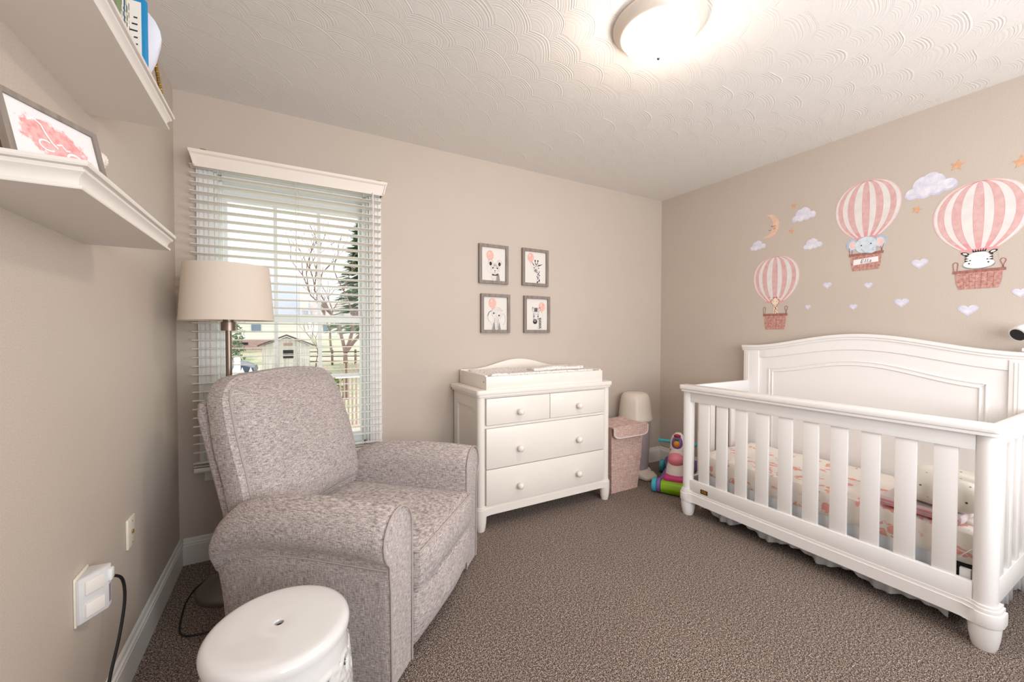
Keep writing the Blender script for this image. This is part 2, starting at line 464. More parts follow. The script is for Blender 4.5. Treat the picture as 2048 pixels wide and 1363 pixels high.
n = N(M_siding); wv = n.new('ShaderNodeTexWave', wave_type='BANDS', bands_direction='Z', wave_profile='SAW'); wv.inputs['Scale'].default_value = 1.2
n.link(n.coord(), wv.inputs['Vector']); n.base(n.ramp(wv.outputs['Fac'], [(.0, C(222, 218, 210)), (.15, C(244, 242, 234))]))
M_roof = mat('grey_shingle', C(186, 192, 202), .9)
M_brick = mat('brick', C(160, 110, 96), .9)
n = N(M_brick); br = n.new('ShaderNodeTexBrick'); br.inputs['Scale'].default_value = 3; br.inputs['Color1'].default_value = C(190, 150, 142); br.inputs['Color2'].default_value = C(170, 132, 126); br.inputs['Mortar'].default_value = C(210, 200, 190)
n.link(n.coord(rot=(R_(90), 0, 0)), br.inputs['Vector']); n.base(br.outputs['Color'])
M_wpane = mat('far_pane', C(120, 140, 160), .1)
h = thing('neighbor_house', 'cream sided house with grey roof and brick foundation beyond the shed', 'house', (-2, 32, 0))
MB().box(-8, 3.65, -2, 6, .3, 2.5).obj('wall', M_siding, h, False)
MB().box(-8, 3.65, -2.02, 6.02, -1, .72).obj('foundation', M_brick, h, False)
MB().prism([(-2.6, 2.45), (6.6, 2.45), (2, 5.2)], -8.4, 4.0, 'x').obj('roof', M_roof, h, False)
w = MB().box(.35, .9, -2.06, -2, 1.32, 1.75).obj('window', M_wpane, h, False)
MB().box(-.3, .15, -2.06, -2.02, .36, .52).obj('vent', M_black, h, False)
MB().box(3.3, 3.85, -2.1, -1.5, -1, 4.4).obj('chimney', mat('white_chimney', C(232, 228, 222), .8), h, False)
h2 = thing('distant_house', 'pale far house with dark windows behind the bare tree', 'house', (6.5, 48, .9))
MB().box(-3.4, 4, -2, 5, -.5, 1.8).obj('wall', M_siding, h2, False)
MB().prism([(-2.6, 1.7), (5.6, 1.7), (1.5, 4.0)], -3.8, 4.4, 'x').obj('roof', mat('brown_shingle', C(196, 182, 176), .9), h2, False)
for x in (-2.6, -1.2, .6, 2.4): MB().box(x, x+.5, -2.06, -2, .3, 1.2).obj('window', M_wpane, h2, False)
sh = thing('garden_shed', 'small weathered board shed with gable roof and dark window', 'shed', (.45, 20, -1.3))
M_shed = mat('weathered_board', C(196, 190, 172), .9)
n = N(M_shed); f = n.noise(n.coord((14, 14, .6)), 1, 3); n.base(n.ramp(f, [(.35, C(178, 174, 164)), (.65, C(218, 215, 206))]))
MB().prism([(-1.02, 0), (1.02, 0), (1.02, 1.85), (0, 2.26), (-1.02, 1.85)], 0, 2.6, 'y').obj('wall', M_shed, sh, False)
mb = MB()
for sgn in (-1, 1): mb.prism([(sgn*1.2, 1.82), (0, 2.33), (0, 2.40), (sgn*1.22, 1.89)], -.15, 2.75, 'y')
mb.obj('roof', mat('shed_roof', C(92, 86, 84), .9), sh, False)
w = MB().box(-.15, .29, -.03, .01, 1.24, 1.64).obj('window', M_black, sh, False)
MB().box(-.15, .29, -.045, -.03, 1.43, 1.46).obj('window_bar', M_shed, w, False)
MB().box(-.12, .26, -.03, 0, 1.86, 1.98).obj('vent', mat('vent_louver', C(170, 140, 128), .9), sh, False)
M_bark = wc('bark', C(96, 76, 68), C(150, 124, 110), 8)
def tree(name, label, x, y, z, hgt, rad, lean, seed, depth=6, group='bare trees beyond the window'):
    rnd = random.Random(seed); mb = MB()
    def br(p, d, L_, r, lv):
        q = p; pts = [p]; rs = [r]
        for k in range(3):
            d = (d+Vector((rnd.uniform(-.16, .16), rnd.uniform(-.16, .16), rnd.uniform(-.02, .1)))).normalized()
            q = q+d*L_/3; pts.append(q); rs.append(r*(1-.12*(k+1)))
        mb.tube(pts, rs, 6 if lv > 3 else 4)
        if lv == 0: return
        for k in range(2 if lv < depth-1 else 3):
            a = rnd.uniform(.25, .62)*(1 if rnd.random() < .5 else -1); b = rnd.uniform(-.5, .5)
            nd = (d+Vector((a, b, .12))).normalized()
            br(q, nd, L_*rnd.uniform(.66, .86), r*.62, lv-1)
    br(Vector((0, 0, 0)), Vector((lean, 0, 1)).normalized(), hgt, rad, depth)
    o = mb.obj(name, M_bark); o.location = (x, y, z); tag(o, label, 'tree', group); return o
tree('bare_tree', 'bare leafless tree with forked trunk seen through right side of the window', 2.36, 13.6, -1.35, 1.8, .12, -.02, 6, 7)
tree('bare_tree', 'slimmer bare tree further back, beside the conifer', 3.3, 29, -.6, 1.9, .10, .0, 21, 7)
tree('bare_tree', 'small bushy bare tree behind the shed roof', 1.9, 23, -.8, 1.0, .035, .05, 5, 6)
mb = MB(); rnd = random.Random(4)
for k in range(5200):
    hz = rnd.uniform(0, 1); rr = (1-hz)*1.2+.3; a = rnd.uniform(0, 2*PI); q = rnd.uniform(.45, 1)
    c = Vector((rr*q*cos(a), rr*q*sin(a), 1.65+hz*4.6)); s_ = rnd.uniform(.1, .2)
    d = Vector((cos(a), sin(a), rnd.uniform(-.5, .1)))*s_*1.6; e = Vector((-sin(a), cos(a), rnd.uniform(-.3, .3)))*s_*.5
    mb.bm.faces.new([mb.bm.verts.new(c-e), mb.bm.verts.new(c+d), mb.bm.verts.new(c+e), mb.bm.verts.new(c-d*.4)])
ev = thing('evergreen_tree', 'green conifer at the right edge of the window view', 'tree', (4.6, 20.5, -1.3))
ev.scale = (1.5, 1.5, 1.5)
mb.obj('foliage', wc('needle_green', C(84, 116, 76), C(140, 166, 116), 3), ev, False)
MB().tube([(0, 0, 0), (0, 0, 5.5)], [.14, .03], 8).obj('trunk', M_bark, ev)
rf = thing('rail_fence', 'brown split rail fence on the lawn behind the bare trees', 'fence', (5.0, 23.4, gz(0, 21)))
for x in (-2.2, -.9, .6, 2.0): MB().tube([(x, 0, 0), (x, 0, 1.15)], .07, 6).obj('post', M_bark, rf)
for z in (.45, .75, 1.02): MB().tube([(-3.4, 0, z+.04), (0, .05, z-.02), (3, 0, z)], .035, 5).obj('rail', M_bark, rf)
M_pk = mat('fence_white', C(240, 238, 232), .7)
pf = thing('picket_fence', 'white picket fence with pointed boards just outside the window', 'fence', (-.5, 8.5, -1.3))
mb = MB()
for k in range(18):
    x = -2.4+k*.165; mb.prism([(x-.04, 0), (x+.04, 0), (x+.04, 1.5), (x+.055, 1.54), (x, 1.70), (x-.055, 1.54), (x-.04, 1.5)], 0, .02, 'y')
mb.obj('picket_panel', M_pk, pf, False)
MB().box(-2.5, .5, .02, .06, 1.1, 1.2).obj('rail', M_pk, pf, False)
mb = MB(); mb.box(-.08, .04, -.03, .08, 0, 1.82).sphere((-.02, .02, 1.88), .07); mb.obj('post', M_pk, pf)
pf2 = thing('lattice_fence', 'brown picket fence low behind the right side of armchair', 'fence', (2.1, 9, -1.3))
mb = MB()
for k in range(14):
    x = -.4+k*.1; mb.box(x, x+.045, 0, .02, 0, 1.68)
mb.obj('picket_panel', mat('brown_picket', C(176, 156, 144), .9), pf2, False)
MB().box(-.5, 1.1, -.02, 0, 1.28, 1.36).obj('rail', M_pk, pf2, False)
gr = thing('covered_car', 'dark blue vehicle parked behind the white picket fence', 'car', (-1.5, 12, -1.3))
MB().soft(-2.0, 1.15, 0, 1.6, .3, 1.72, .2, (10, 6, 6), lambda p, a, b, c: Vector((p.x, p.y, p.z-(.25*max(0, a-.1) if c > 0 else 0)))).obj('body', mat('car_paint', C(60, 70, 88), .25, .3), gr)
MB().soft(-1.7, .7, -.01, 1.5, 1.3, 1.6, .1, (8, 4, 4)).obj('windscreen', M_wpane, gr)
mb = MB()
for k in range(420):
    a = rnd.uniform(0, 2*PI); q = rnd.uniform(.2, 1)*.45; c = Vector((q*cos(a), q*sin(a), rnd.uniform(0, 3.1)))
    s_ = .14; mb.bm.faces.new([mb.bm.verts.new(c+Vector((rnd.uniform(-s_, s_), rnd.uniform(-s_, s_), rnd.uniform(-s_, s_)))) for _ in range(3)])
o = mb.obj('tall_shrub', wc('shrub_green', C(96, 120, 92), C(130, 150, 120), 3), None, False); o.location = (-2.2, 26, -.6); tag(o, 'narrow green shrub against the cream house', 'shrub')
mb = MB()
for k in range(500):
    a = rnd.uniform(0, 2*PI); q = rnd.uniform(.1, 1)*.75; c = Vector((q*cos(a), q*sin(a)*.6, rnd.uniform(0, .8)*(1-q*.6)))
    s_ = .1; mb.bm.faces.new([mb.bm.verts.new(c+Vector((rnd.uniform(-s_, s_), rnd.uniform(-s_, s_), rnd.uniform(-s_, s_)))) for _ in range(3)])
o = mb.obj('low_shrub', wc('low_green', C(110, 130, 80), C(150, 166, 110), 3), None, False); o.location = (2.0, 16, -1.3); tag(o, 'low round green shrub left of the bare trunks', 'shrub')

# ------------------------------------------------------------------ ceiling light
cl = thing('ceiling_light', 'round flush ceiling light with glowing glass dome and brushed rim', 'ceiling light', (1.80, -1.50, H))
MB().lathe([(.0, -.001), (.172, -.001), (.176, -.006), (.176, -.014), (.168, -.020), (.160, -.030), (.150, -.044), (.140, -.050), (.132, -.050), (.130, -.040), (0, -.040)], seg=64, cap=False).obj('rim', mat('nickel_rim', C(232, 220, 208), .4, .25), cl)
M_glow = D.materials.new('lit_glass'); M_glow.use_nodes = True
t = M_glow.node_tree; t.nodes.clear(); o_ = t.nodes.new('ShaderNodeOutputMaterial'); e_ = t.nodes.new('ShaderNodeEmission')
e_.inputs[0].default_value = LAMP_COLOR; e_.inputs[1].default_value = LAMP_STRENGTH; t.links.new(e_.outputs[0], o_.inputs[0])
prof = [(.131, -.046)]+[(.131*cos(a), -.050-.085*sin(a)) for a in [PI/2*i/12 for i in range(12)]]+[(0, -.135)]
MB().lathe(prof, seg=48, cap=False).obj('glass_dome', M_glow, cl)
MB().lathe([(0, -.134), (.006, -.135), (.008, -.139), (.005, -.144), (0, -.146)], seg=12, cap=False).obj('finial', M_bronze, cl)

# ------------------------------------------------------------------ armchair (local x = facing, y = to its far arm)
ARM = R_(-43)
ch = thing('recliner_armchair', 'grey heathered fabric recliner armchair with rolled arms in front of the window', 'armchair', (.82, -1.277, 0), ARM)
def fold(p, amt=.004, sc=6):
    nn = noise.noise(p*sc); return p+Vector((nn, noise.noise(p*sc+Vector((5, 1, 2))), nn))*amt
def arm_section(s, sgn, z_top, roll):
    # closed outline in (t, z); sgn mirrors for the far arm; t measured outward negative
    pts = [(.088, .03), (.09, .20), (.09, .36)]
    cz = z_top-.095
    for k in range(0, 15):
        a = R_(-8+k*238/14)
        pts.append((-.004+.095*cos(a), cz+.095*sin(a)))
    pts += [(-.062, cz-.11), (-.057, cz-.16), (-.055, .20), (-.052, .03)]
    return [(s, (t if sgn > 0 else .74-t), z) for t, z in pts]
def arm(sgn, nm):
    mb = MB(); secs = []
    st = [(-.735, .45, .5), (-.73, .48, .72), (-.715, .51, .88), (-.69, .54, .95), (-.64, .575, 1), (-.56, .602, 1), (-.45, .618, 1), (-.3, .625, 1), (-.15, .626, 1), (-.03, .622, 1), (-.012, .62, 1), (0, .615, .93)]
    for s, zt, k in st:
        sec = arm_section(s, sgn, zt, 1)
        cy = .02 if sgn > 0 else .72; cz = zt-.12
        out = []
        for (x, y, z) in sec:
            if k != 1:
                y = cy+(y-cy)*k
                if z > cz: z = cz+(z-cz)*k
            if s < -.6: x += .05*max(0, (.42-z))/.42*((-.6-s)/.13)   # rear panel slopes in to the floor
            p = fold(Vector((x, y, z)), .0025); out.append(tuple(p))
        secs.append(out)
    mb.loft(secs); a = mb.obj(nm, M_tweed, ch, True, 60)
    # piping round the front face
    path = [(0.002, y, z) for (_, y, z) in arm_section(0, sgn, .619, 1)]
    path = [(x+.001, (.02 if sgn > 0 else .72)+(y-(.02 if sgn > 0 else .72))*.975, z) for x, y, z in path]
    MB().tube(path, .0035, 6).obj('piping', M_piping, a)
    # seam under the roll
    seam = []
    for s in [-.70, -.6, -.45, -.3, -.15, -.01]:
        zt = {-.70: .53, -.6: .59, -.45: .618}.get(s, .625)
        y = -.064; seam.append((s, y if sgn > 0 else .74-y, zt-.19))
    MB().tube(seam, .003, 5).obj('seam', M_piping, a)
arm(1, 'armrest'); arm(-1, 'armrest')
MB().soft(-.70, -.03, .07, .67, .06, .30, .02, (4, 4, 3)).obj('base', M_tweed, ch)
def seatfn(p, a, b, c):
    if c > 0: p.z += .028*(1-a*a)*(1-b*b)*c
    if a > 0: p.x += .022*(1-b*b)*(1-c*c)*a
    return fold(p, .003, 9)
q_ = MB().soft(-.68, .035, .092, .652, .275, .425, .028, (20, 20, 8), seatfn); rings_ = [q_.ring(2, 8, .001), q_.ring(2, 0, .001)]
sc_ = q_.obj('seat_cushion', M_tweed, ch)
def rr_loop(y0, y1, z0, z1, r, n=6):
    pts = []
    for cy, cz, a0 in ((y1-r, z1-r, 0), (y0+r, z1-r, 90), (y0+r, z0+r, 180), (y1-r, z0+r, 270)):
        for k in range(n+1):
            a = R_(a0+90*k/n); pts.append((cy+r*cos(a), cz+r*sin(a)))
    return pts
for path in rings_: MB().tube(path, .0042, 6, True).obj('piping', M_piping, sc_)
def ffn(p, a, b, c):
    if a > 0: p.x += .03*(1-b*b)*(1-c*c)+.006; p.x -= .035*max(0, -c)**2
    return fold(p, .003, 7)
MB().soft(-.05, .018, .094, .650, .045, .272, .02, (4, 18, 12), ffn).obj('footrest_panel', M_tweed, ch)
# back cushion: local frame height h along lean
LEAN = .31
def back_pt(h, t, d):       # h height, t across, d depth behind the front seam
    return Vector((-.645-LEAN*(h-.55)-d, t, h-.10*d))
def bfn_factory(bul, top):
    def fn(p, a, b, c):
        # p: x = -depth, y = t, z = h
        t, h, d = p.y, p.z, -p.x
        h += top*(1-b*b)*max(0, c)
        if a > 0: d -= bul*(1-b**4)*(1-abs(c)**3)*a
        w = 1-.06*max(0, c)
        t = .375+(t-.375)*w
        q = back_pt(h, t, d)
        wr = .006*math.sin(9*(h*1.2-t*1.4))*(1 if a > 0 else 0)*(max(0, -c)+.25)
        q.x += wr
        return fold(q, .007, 4.5)
    return fn
q_ = MB().soft(-.125, 0, .02, .73, .42, 1.02, (.03, .10, .10), (6, 26, 26), bfn_factory(.065, .025)); rings_ = [q_.ring(0, 6, .001), q_.ring(0, 0, .001)]
bk = q_.obj('back_cushion', M_tweed, ch)
for path in rings_: MB().tube(path, .0042, 6, True).obj('piping', M_piping, bk)
def shfn(p, a, b, c):
    t, h, d = p.y, p.z, -p.x
    return fold(back_pt(h, t, d+.0), .003, 5)
MB().soft(-.19, -.127, .045, .70, .20, .95, (.025, .05, .05), (4, 12, 12), shfn).obj('back_shell', M_tweed, ch)

# ------------------------------------------------------------------ garden stool
st = thing('garden_stool', 'white glazed ceramic drum stool with pierced lattice sides in front of the armchair', 'stool', (.472, -1.455, 0))
SR, SH = .170, .46
def prof_r(z): return SR*(.93+.11*math.sin(PI*min(1, max(0, z/SH))))-.004
mb = MB(); NA, NZ = 216, 96; ver = {}
z0_, z1_ = .0, .44
def lattice(u, v):
    # u in 0..1 round, v in 0..1 up: interlaced rings; returns relief and hole flag
    A = u*7; B = v*2.5
    best = 9
    for oa in (0, .5):
        fa = ((A+oa) % 1)-.5; fb = ((B+oa) % 1)-.5
        r = math.hypot(fa, fb)
        best = min(best, abs(r-.43), abs(r-.30) if False else 9)
        d1 = abs(abs(fa)-abs(fb))
        best = min(best, d1*.75 if r < .43 else 9)
    return best
for j in range(NZ+1):
    z = z0_+(z1_-z0_)*j/NZ
    for i in range(NA):
        u = i/NA; a = 2*PI*u; v_ = (z-.05)/.33
        r = prof_r(z)
        if 0 < v_ < 1:
            b = lattice(u, v_); r += .004*max(0, 1-b/.08)
        ver[i, j] = mb.bm.verts.new((r*cos(a), r*sin(a), z))
for j in range(NZ):
    z = z0_+(z1_-z0_)*(j+.5)/NZ; v_ = (z-.05)/.33
    for i in range(NA):
        if .03 < v_ < .97 and lattice((i+.5)/NA, v_) > .078: continue
        k = (i+1) % NA
        mb.bm.faces.new((ver[i, j], ver[k, j], ver[k, j+1], ver[i, j+1]))
for v in [v for v in mb.bm.verts if not v.link_faces]: mb.bm.verts.remove(v)
body = mb.obj('pierced_body', M_ceramic, st)
sm = body.modifiers.new('thick', 'SOLIDIFY'); sm.thickness = .009; sm.offset = -1
prof = [(.010, .4600), (.0105, .4613), (.012, .462), (.0135, .4622), (.06, .4622), (.12, .4622), (.145, .462), (.153, .4610), (.160, .4575), (.1655, .4515), (.1685, .443), (.167, .43), (.155, .43), (.15, .44), (.012, .45), (.010, .4600)]
MB().lathe(prof, seg=96, cap=False).obj('top', M_ceramic, st)
MB().lathe([(0, .44), (.03, .44)], seg=20, cap=False).obj('hole_shade_disc', M_dark, st)  # dark disc painted to stand for the shade inside the finger hole

# ------------------------------------------------------------------ floor lamp
lp = thing('floor_lamp', 'floor lamp with beige drum shade and bronze pole in the window corner', 'floor lamp', (.258, -.36, 0))
MB().lathe([(0, 0), (.135, 0), (.138, .012), (.134, .03), (.118, .045), (.10, .052), (.09, .06), (.06, .075), (.02, .085), (0, .085)], seg=48, cap=False).obj('base', M_lampbase, lp)
MB().lathe([(.0125, .08), (.0125, 1.235)], seg=20).obj('pole', M_bronze, lp)
so = MB().lathe([(.0, 1.215), (.030, 1.215), (.030, 1.255), (.022, 1.257), (.022, 1.32), (0, 1.32)], seg=28, cap=False).obj('socket', M_bronze, lp)
mb = MB(); mb.lathe([(.182, 1.262), (.184, 1.262), (.167, 1.512), (.165, 1.512), (.182, 1.262)], seg=72, cap=False)
sd = mb.obj('lamp_shade', M_shade, lp)
mb = MB()
for k in range(3): a = k*2*PI/3; mb.tube([(0.01, 0, 1.31), (.165*cos(a), .165*sin(a), 1.49)], .002, 5)
mb.obj('shade_spider', M_bronze, sd)
MB().lathe([(0, 1.32), (.02, 1.33), (.03, 1.37), (.02, 1.41), (0, 1.42)], seg=16, cap=False).obj('bulb', M_whitepl, lp)
cd = MB()
pts = [(.10, .10, .012), (-.05, .17, .006), (-.135, .10, .006), (-.165, -.02, .006), (-.160, -.16, .006), (-.145, -.25, .006), (-.10, -.29, .006), (.02, -.30, .006), (.12, -.34, .006)]
def smooth_path(P, k=6):
    out = []
    P = [Vector(p) for p in P]
    for i in range(len(P)-1):
        p0, p1, p2, p3 = P[max(i-1, 0)], P[i], P[i+1], P[min(i+2, len(P)-1)]
        for j in range(k):
            t = j/k; out.append(.5*((2*p1)+(-p0+p2)*t+(2*p0-5*p1+4*p2-p3)*t*t+(-p0+3*p1-3*p2+p3)*t**3))
    out.append(P[-1]); return out
cd.tube(smooth_path(pts), .0035, 6).obj('cord', M_black, lp)

# ------------------------------------------------------------------ wall plates and plugs on the left wall
ol = thing('wall_outlet', 'narrow ivory cable plate on left wall nearer the window', 'wall plate', (0, -.742, .50))
MB().box(0, .008, -.037, .037, -.052, .052, .003).obj('plate', M_ivory, ol)
MB().box(.008, .013, -.006, .006, -.006, .006, .001).obj('jack', M_brass, ol)
for z in (-.038, .038): MB().sphere((.008, 0, z), .003).obj('screw', M_brass, ol)
pl = thing('outlet_extender', 'white plug-in outlet extender on left wall with black cord in its side', 'plug adapter', (0, -1.13, .4935))
MB().box(0, .006, -.042, .042, -.066, .066, .003).obj('wall_plate', M_ivory, pl)
M_cover = mat('cover_plastic', C(236, 230, 224), .4)
M_extender = mat('extender_plastic', C(222, 221, 222), .35)
xb = MB().prism([(.006, -.041), (.012, -.042), (.052, .016), (.052, .038), (.006, .042)], -.060, .060, 'z', .005).obj('housing', M_extender, pl)
for z in (-.03, .03):
    a = math.atan2(.04, .058)
    o = MB().box(-.002, .0045, -.023, .023, -.018, .018, .002).obj('outlet_cover', M_cover, xb)
    o.location = (.0325, -.0125, z); o.rotation_euler = (0, 0, -a)
o = MB().box(-.004, .006, -.012, .012, -.016, .016, .004).obj('night_light_switch', M_whitepl, xb); o.location = (.054, .027, .032)
mb = MB(); mb.box(.0515, .0525, .020, .034, -.045, .005)
mb.obj('side_label', mat('grey_print', C(150, 140, 150), .6), xb, False)
cdp = MB(); cdp.soft(.020, .038, .043, .07, -.012, .006, .004, (2, 3, 2))
cdp.tube(smooth_path([(.029, .068, -.003), (.037, .095, -.003), (.05, .13, -.035), (.055, .13, -.10), (.05, .10, -.19), (.045, .05, -.26), (.045, 0, -.32), (.05, -.06, -.38), (.06, -.12, -.43), (.07, -.25, -.462), (.08, -.5, -.462)]), .0042, 8)
o = cdp.obj('power_cord', M_black); o.location = (0, -1.13, .49); tag(o, 'black power cord hanging down left wall from the white outlet extender', 'cord')

# ------------------------------------------------------------------ wall shelves with crown moulding
def shelf(name, label, z0, y0, y1, xw, th=.048):
    t = thing(name, label, 'shelf', (0, (y0+y1)/2, z0), 0, 'floating shelves on the left wall')
    hl = (y1-y0)/2
    # moulding profile (outset, z)
    pr = [(-.0, 0), (.006, 0), (.007, .002), (.006, .0065), (.001, .008), (.001, .013), (.0025, .019), (.006, .025), (.0115, .0295), (.0125, .0335), (.009, .035), (.009, .037), (.017, .0385), (.0185, .042), (.017, th), (0, th)]
    mb = MB()
    def ring(o, z): return [(0, -hl-o, z), (xw+o, -hl-o, z), (xw+o, hl+o, z), (0, hl+o, z)]
    mb.loft([ring(o, z) for o, z in pr[:-1]])
    mb.obj('shelf_board', M_shelf, t, True, 25)
    return t
shelf('wall_shelf', 'lower white crown-moulded shelf holding a pink picture', 1.456, -1.652, -1.058, .181)
shelf('wall_shelf', 'upper white crown-moulded shelf holding books near the ceiling', 1.836, -1.625, -1.022, .176)
ZS1, ZS2 = 1.456+.048, 1.836+.048
# leaning picture on the lower shelf
def flat_art(mb, pts, layer):
    y = -.00022*layer
    f = mb.bm.faces.new([mb.bm.verts.new((a, y, b)) for a, b in pts]); f.material_index = mb.mi
def ell(cx, cy, rx, ry, n=20, rot=0, a0=0, a1=360):
    out = []
    full = (a1-a0) >= 360
    for k in range(n if full else n+1):
        a = R_(a0+(a1-a0)*k/n); x, y = rx*cos(a), ry*sin(a)
        out.append((cx+x*cos(rot)-y*sin(rot), cy+x*sin(rot)+y*cos(rot)))
    return out
def stroke(mb, P, w, layer):
    P = [Vector((p[0], p[1])) for p in P]; A = []; B = []
    for i, p in enumerate(P):
        t = (P[min(i+1, len(P)-1)]-P[max(i-1, 0)]).normalized(); nn = Vector((-t.y, t.x))
        ww = (w[i] if isinstance(w, list) else w)/2
        A.append(p+nn*ww); B.append(p-nn*ww)
    for i in range(len(P)-1): flat_art(mb, [tuple(A[i]), tuple(A[i+1]), tuple(B[i+1]), tuple(B[i])], layer)
def arc(cx, cy, rx, ry, a0, a1, n=12): return [(cx+rx*cos(R_(a0+(a1-a0)*k/n)), cy+ry*sin(R_(a0+(a1-a0)*k/n))) for k in range(n+1)]
def finish_art(mb, name, mats, parent):
    # keep every patch facing the viewer (local -Y)
    for f in mb.bm.faces:
        f.normal_update()
        if f.normal.y > 0: f.normal_flip()
    me = D.meshes.new(name); mb.bm.to_mesh(me); mb.bm.free()
    for m in mats: me.materials.append(m)
    o = D.objects.new(name, me); COL.objects.link(o)
    if parent: o.parent = parent
    return o
fr = thing('picture_frame', 'small grey framed pink watercolour picture leaning on the lower wall shelf', 'picture frame', (.170, -1.459, ZS1))
fr.rotation_euler = (0, 0, 1.162)
FW, FH, FL = .187, .128, .219
def lean(o): o.rotation_euler = (-FL, 0, 0); return o
mb = MB(); b_ = .011
mb.box(-FW, 0, -.0, .012, 0, b_).box(-FW, 0, 0, .012, FH-b_, FH).box(-FW, -FW+b_, 0, .012, b_, FH-b_).box(-b_, 0, 0, .012, b_, FH-b_)
lean(mb.obj('frame', M_frame, fr, False))
MPW = mat('pink_watercolour', C(240, 170, 168), .8); n = N(MPW)
tc = n.new('ShaderNodeTexCoord'); mp = n.new('ShaderNodeMapping'); n.link(tc.outputs['Object'], mp.inputs[0])
mp.inputs['Location'].default_value = (.095, 0, -.062); sp = n.new('ShaderNodeSeparateXYZ'); n.link(mp.outputs[0], sp.inputs[0])
rx = n.math('DIVIDE', sp.outputs[0], .068); rz_ = n.math('DIVIDE', sp.outputs[2], .038)
sk = n.math('ADD', rz_, n.math('MULTIPLY', rx, .25))
dd = n.math('SQRT', n.math('ADD', n.math('MULTIPLY', rx, rx), n.math('MULTIPLY', sk, sk)))
f = n.noise(n.coord((1, 1, 1)), 60, 5, .6)
e = n.math('ADD', dd, n.math('MULTIPLY', n.math('SUBTRACT', f, .5), 1.3))
g = n.noise(n.coord((1, 1, 1)), 120, 2)
pk = n.ramp(g, [(.35, C(222, 150, 150)), (.6, C(230, 178, 176))])
n.base(n.mix(n.ramp(e, [(.85, (0, 0, 0, 1)), (1.0, (1, 1, 1, 1))]), pk, C(226, 225, 226)))
mb = MB(); mb.box(-FW+b_, -b_, .004, .006, b_, FH-b_); pic = lean(mb.obj('picture', MPW, fr, False))
mb = MB(); sw = mb
M_artw = mat('art_white', C(246, 238, 238), .8)
stroke(sw, [(-.142, .088), (-.13, .096), (-.118, .09), (-.112, .075), (-.104, .062), (-.094, .055)], .0035, 1)
stroke(sw, arc(-.115, .052, .014, .009, 60, 330), .003, 1)
stroke(sw, arc(-.062, .044, .016, .012, -30, 300), .0045, 1); stroke(sw, [(-.095, .062), (-.085, .066), (-.078, .058), (-.07, .060)], .003, 1)
stroke(sw, [(-.05, .052), (-.04, .042), (-.028, .040)], .003, 1)
o = finish_art(sw, 'brush_strokes', [M_artw], pic); o.location = (0, .0035, 0)
mb = MB().box(-.10, -.08, .013, .016, 0, .09); lean(mb.obj('easel_back', M_frame, fr, False))
# knobbly ball and wooden block
bs = thing('woven_ball_ornament', 'off-white woven ball on a thin stand, right behind the pink picture on lower wall shelf', 'ornament', (.100, -1.30, ZS1))
mb = MB(); mb.sphere((0, 0, 0), .020, seg=40, rings=28)
for v in mb.bm.verts:
    d = v.co.normalized(); v.co += d*.0022*math.sin(14*math.atan2(d.y, d.x)+9*d.z)*math.sin(10*math.acos(max(-1, min(1, d.z))))
mb.obj('ball', mat('off_white_yarn', C(226, 216, 206), .9), bs).location = (0, 0, .118)
MB().lathe([(0, 0), (.022, 0), (.022, .004), (.004, .008), (.003, .10), (0, .10)], seg=20, cap=False).obj('stand', M_artw, bs)
tb = thing('tabletop_sign', 'tan wooden block with cream edge, left of the pink picture on the lower shelf', 'decoration', (.055, -1.60, ZS1), R_(62))
MB().box(-.05, .05, 0, .012, 0, .075, .002).obj('board', mat('tan_wood', C(176, 146, 120), .6), tb)
MB().box(.032, .038, -.0015, 0, .002, .073).obj('edge_stripe', M_artw, tb, False)
# books on the upper shelf
bookcols = [(C(120, 134, 96), C(236, 232, 220), 'olive green', .015, .205), (C(232, 226, 214), C(240, 236, 226), 'cream', .011, .215), (C(62, 84, 116), C(236, 232, 222), 'navy blue', .012, .215),
            (C(206, 208, 176), C(240, 236, 226), 'pale green', .014, .235), (C(236, 226, 214), C(240, 236, 226), 'ivory with pink print', .015, .235)]
y = -1.222
placed = ['leftmost of the row on the upper shelf', 'between the green and navy ones on the upper shelf', 'third from the left on the upper shelf', 'right of the navy one on the upper shelf', 'next to the bright blue one on the upper shelf']
bi = 0
for (cc, pc, nm, tk, hh) in bookcols:
    b = thing('book', f'{nm} spined book, {placed[bi]}', 'book', (.046, y+tk/2, ZS2), 0, 'books standing on the upper shelf'); bi += 1
    mc = mat('cover_'+nm.split()[0], cc, .5)
    MB().prism([(-.040, -tk/2), (.075, -tk/2), (.082, -tk/2+.003), (.082, tk/2-.003), (.075, tk/2), (-.040, tk/2)], 0, hh, 'z').obj('cover', mc, b, False)
    MB().box(-.038, .07, -tk/2+.002, tk/2-.002, hh-.001, hh+.0008).obj('pages', M_paper, b, False)
    mb = MB(); rnd = random.Random(bi)
    zz = .03
    while zz < hh-.03:
        l = rnd.uniform(.006, .02); mb.box(.082, .0824, -.002+rnd.uniform(-.003, .003), .002+rnd.uniform(-.002, .003), zz, zz+l); zz += l+.006
    mb.obj('spine_print', mat('print_'+nm.split()[0], C(60, 70, 80) if bi in (2, 5, 4) else C(226, 226, 220), .6), b, False)
    y += tk+.0015
b = thing('book', 'bright blue bordered book with white panel, last in the row on upper shelf', 'book', (.075, y+.009, ZS2), 0, 'books standing on the upper shelf')
MB().box(-.07, .088, -.0075, .0075, 0, .250, .007, 4).obj('cover', mat('bright_blue', C(20, 130, 185), .4), b)
MB().box(-.058, .076, -.0083, -.0075, .018, .236, .0003).obj('cover_panel', M_paper, b, False)
mb = MB()
for k in range(9): mb.box(.052+.004*(k % 3), .068, -.0088, -.0083, .045+k*.018, .049+k*.018)
mb.obj('cover_print', M_ink, b, False)
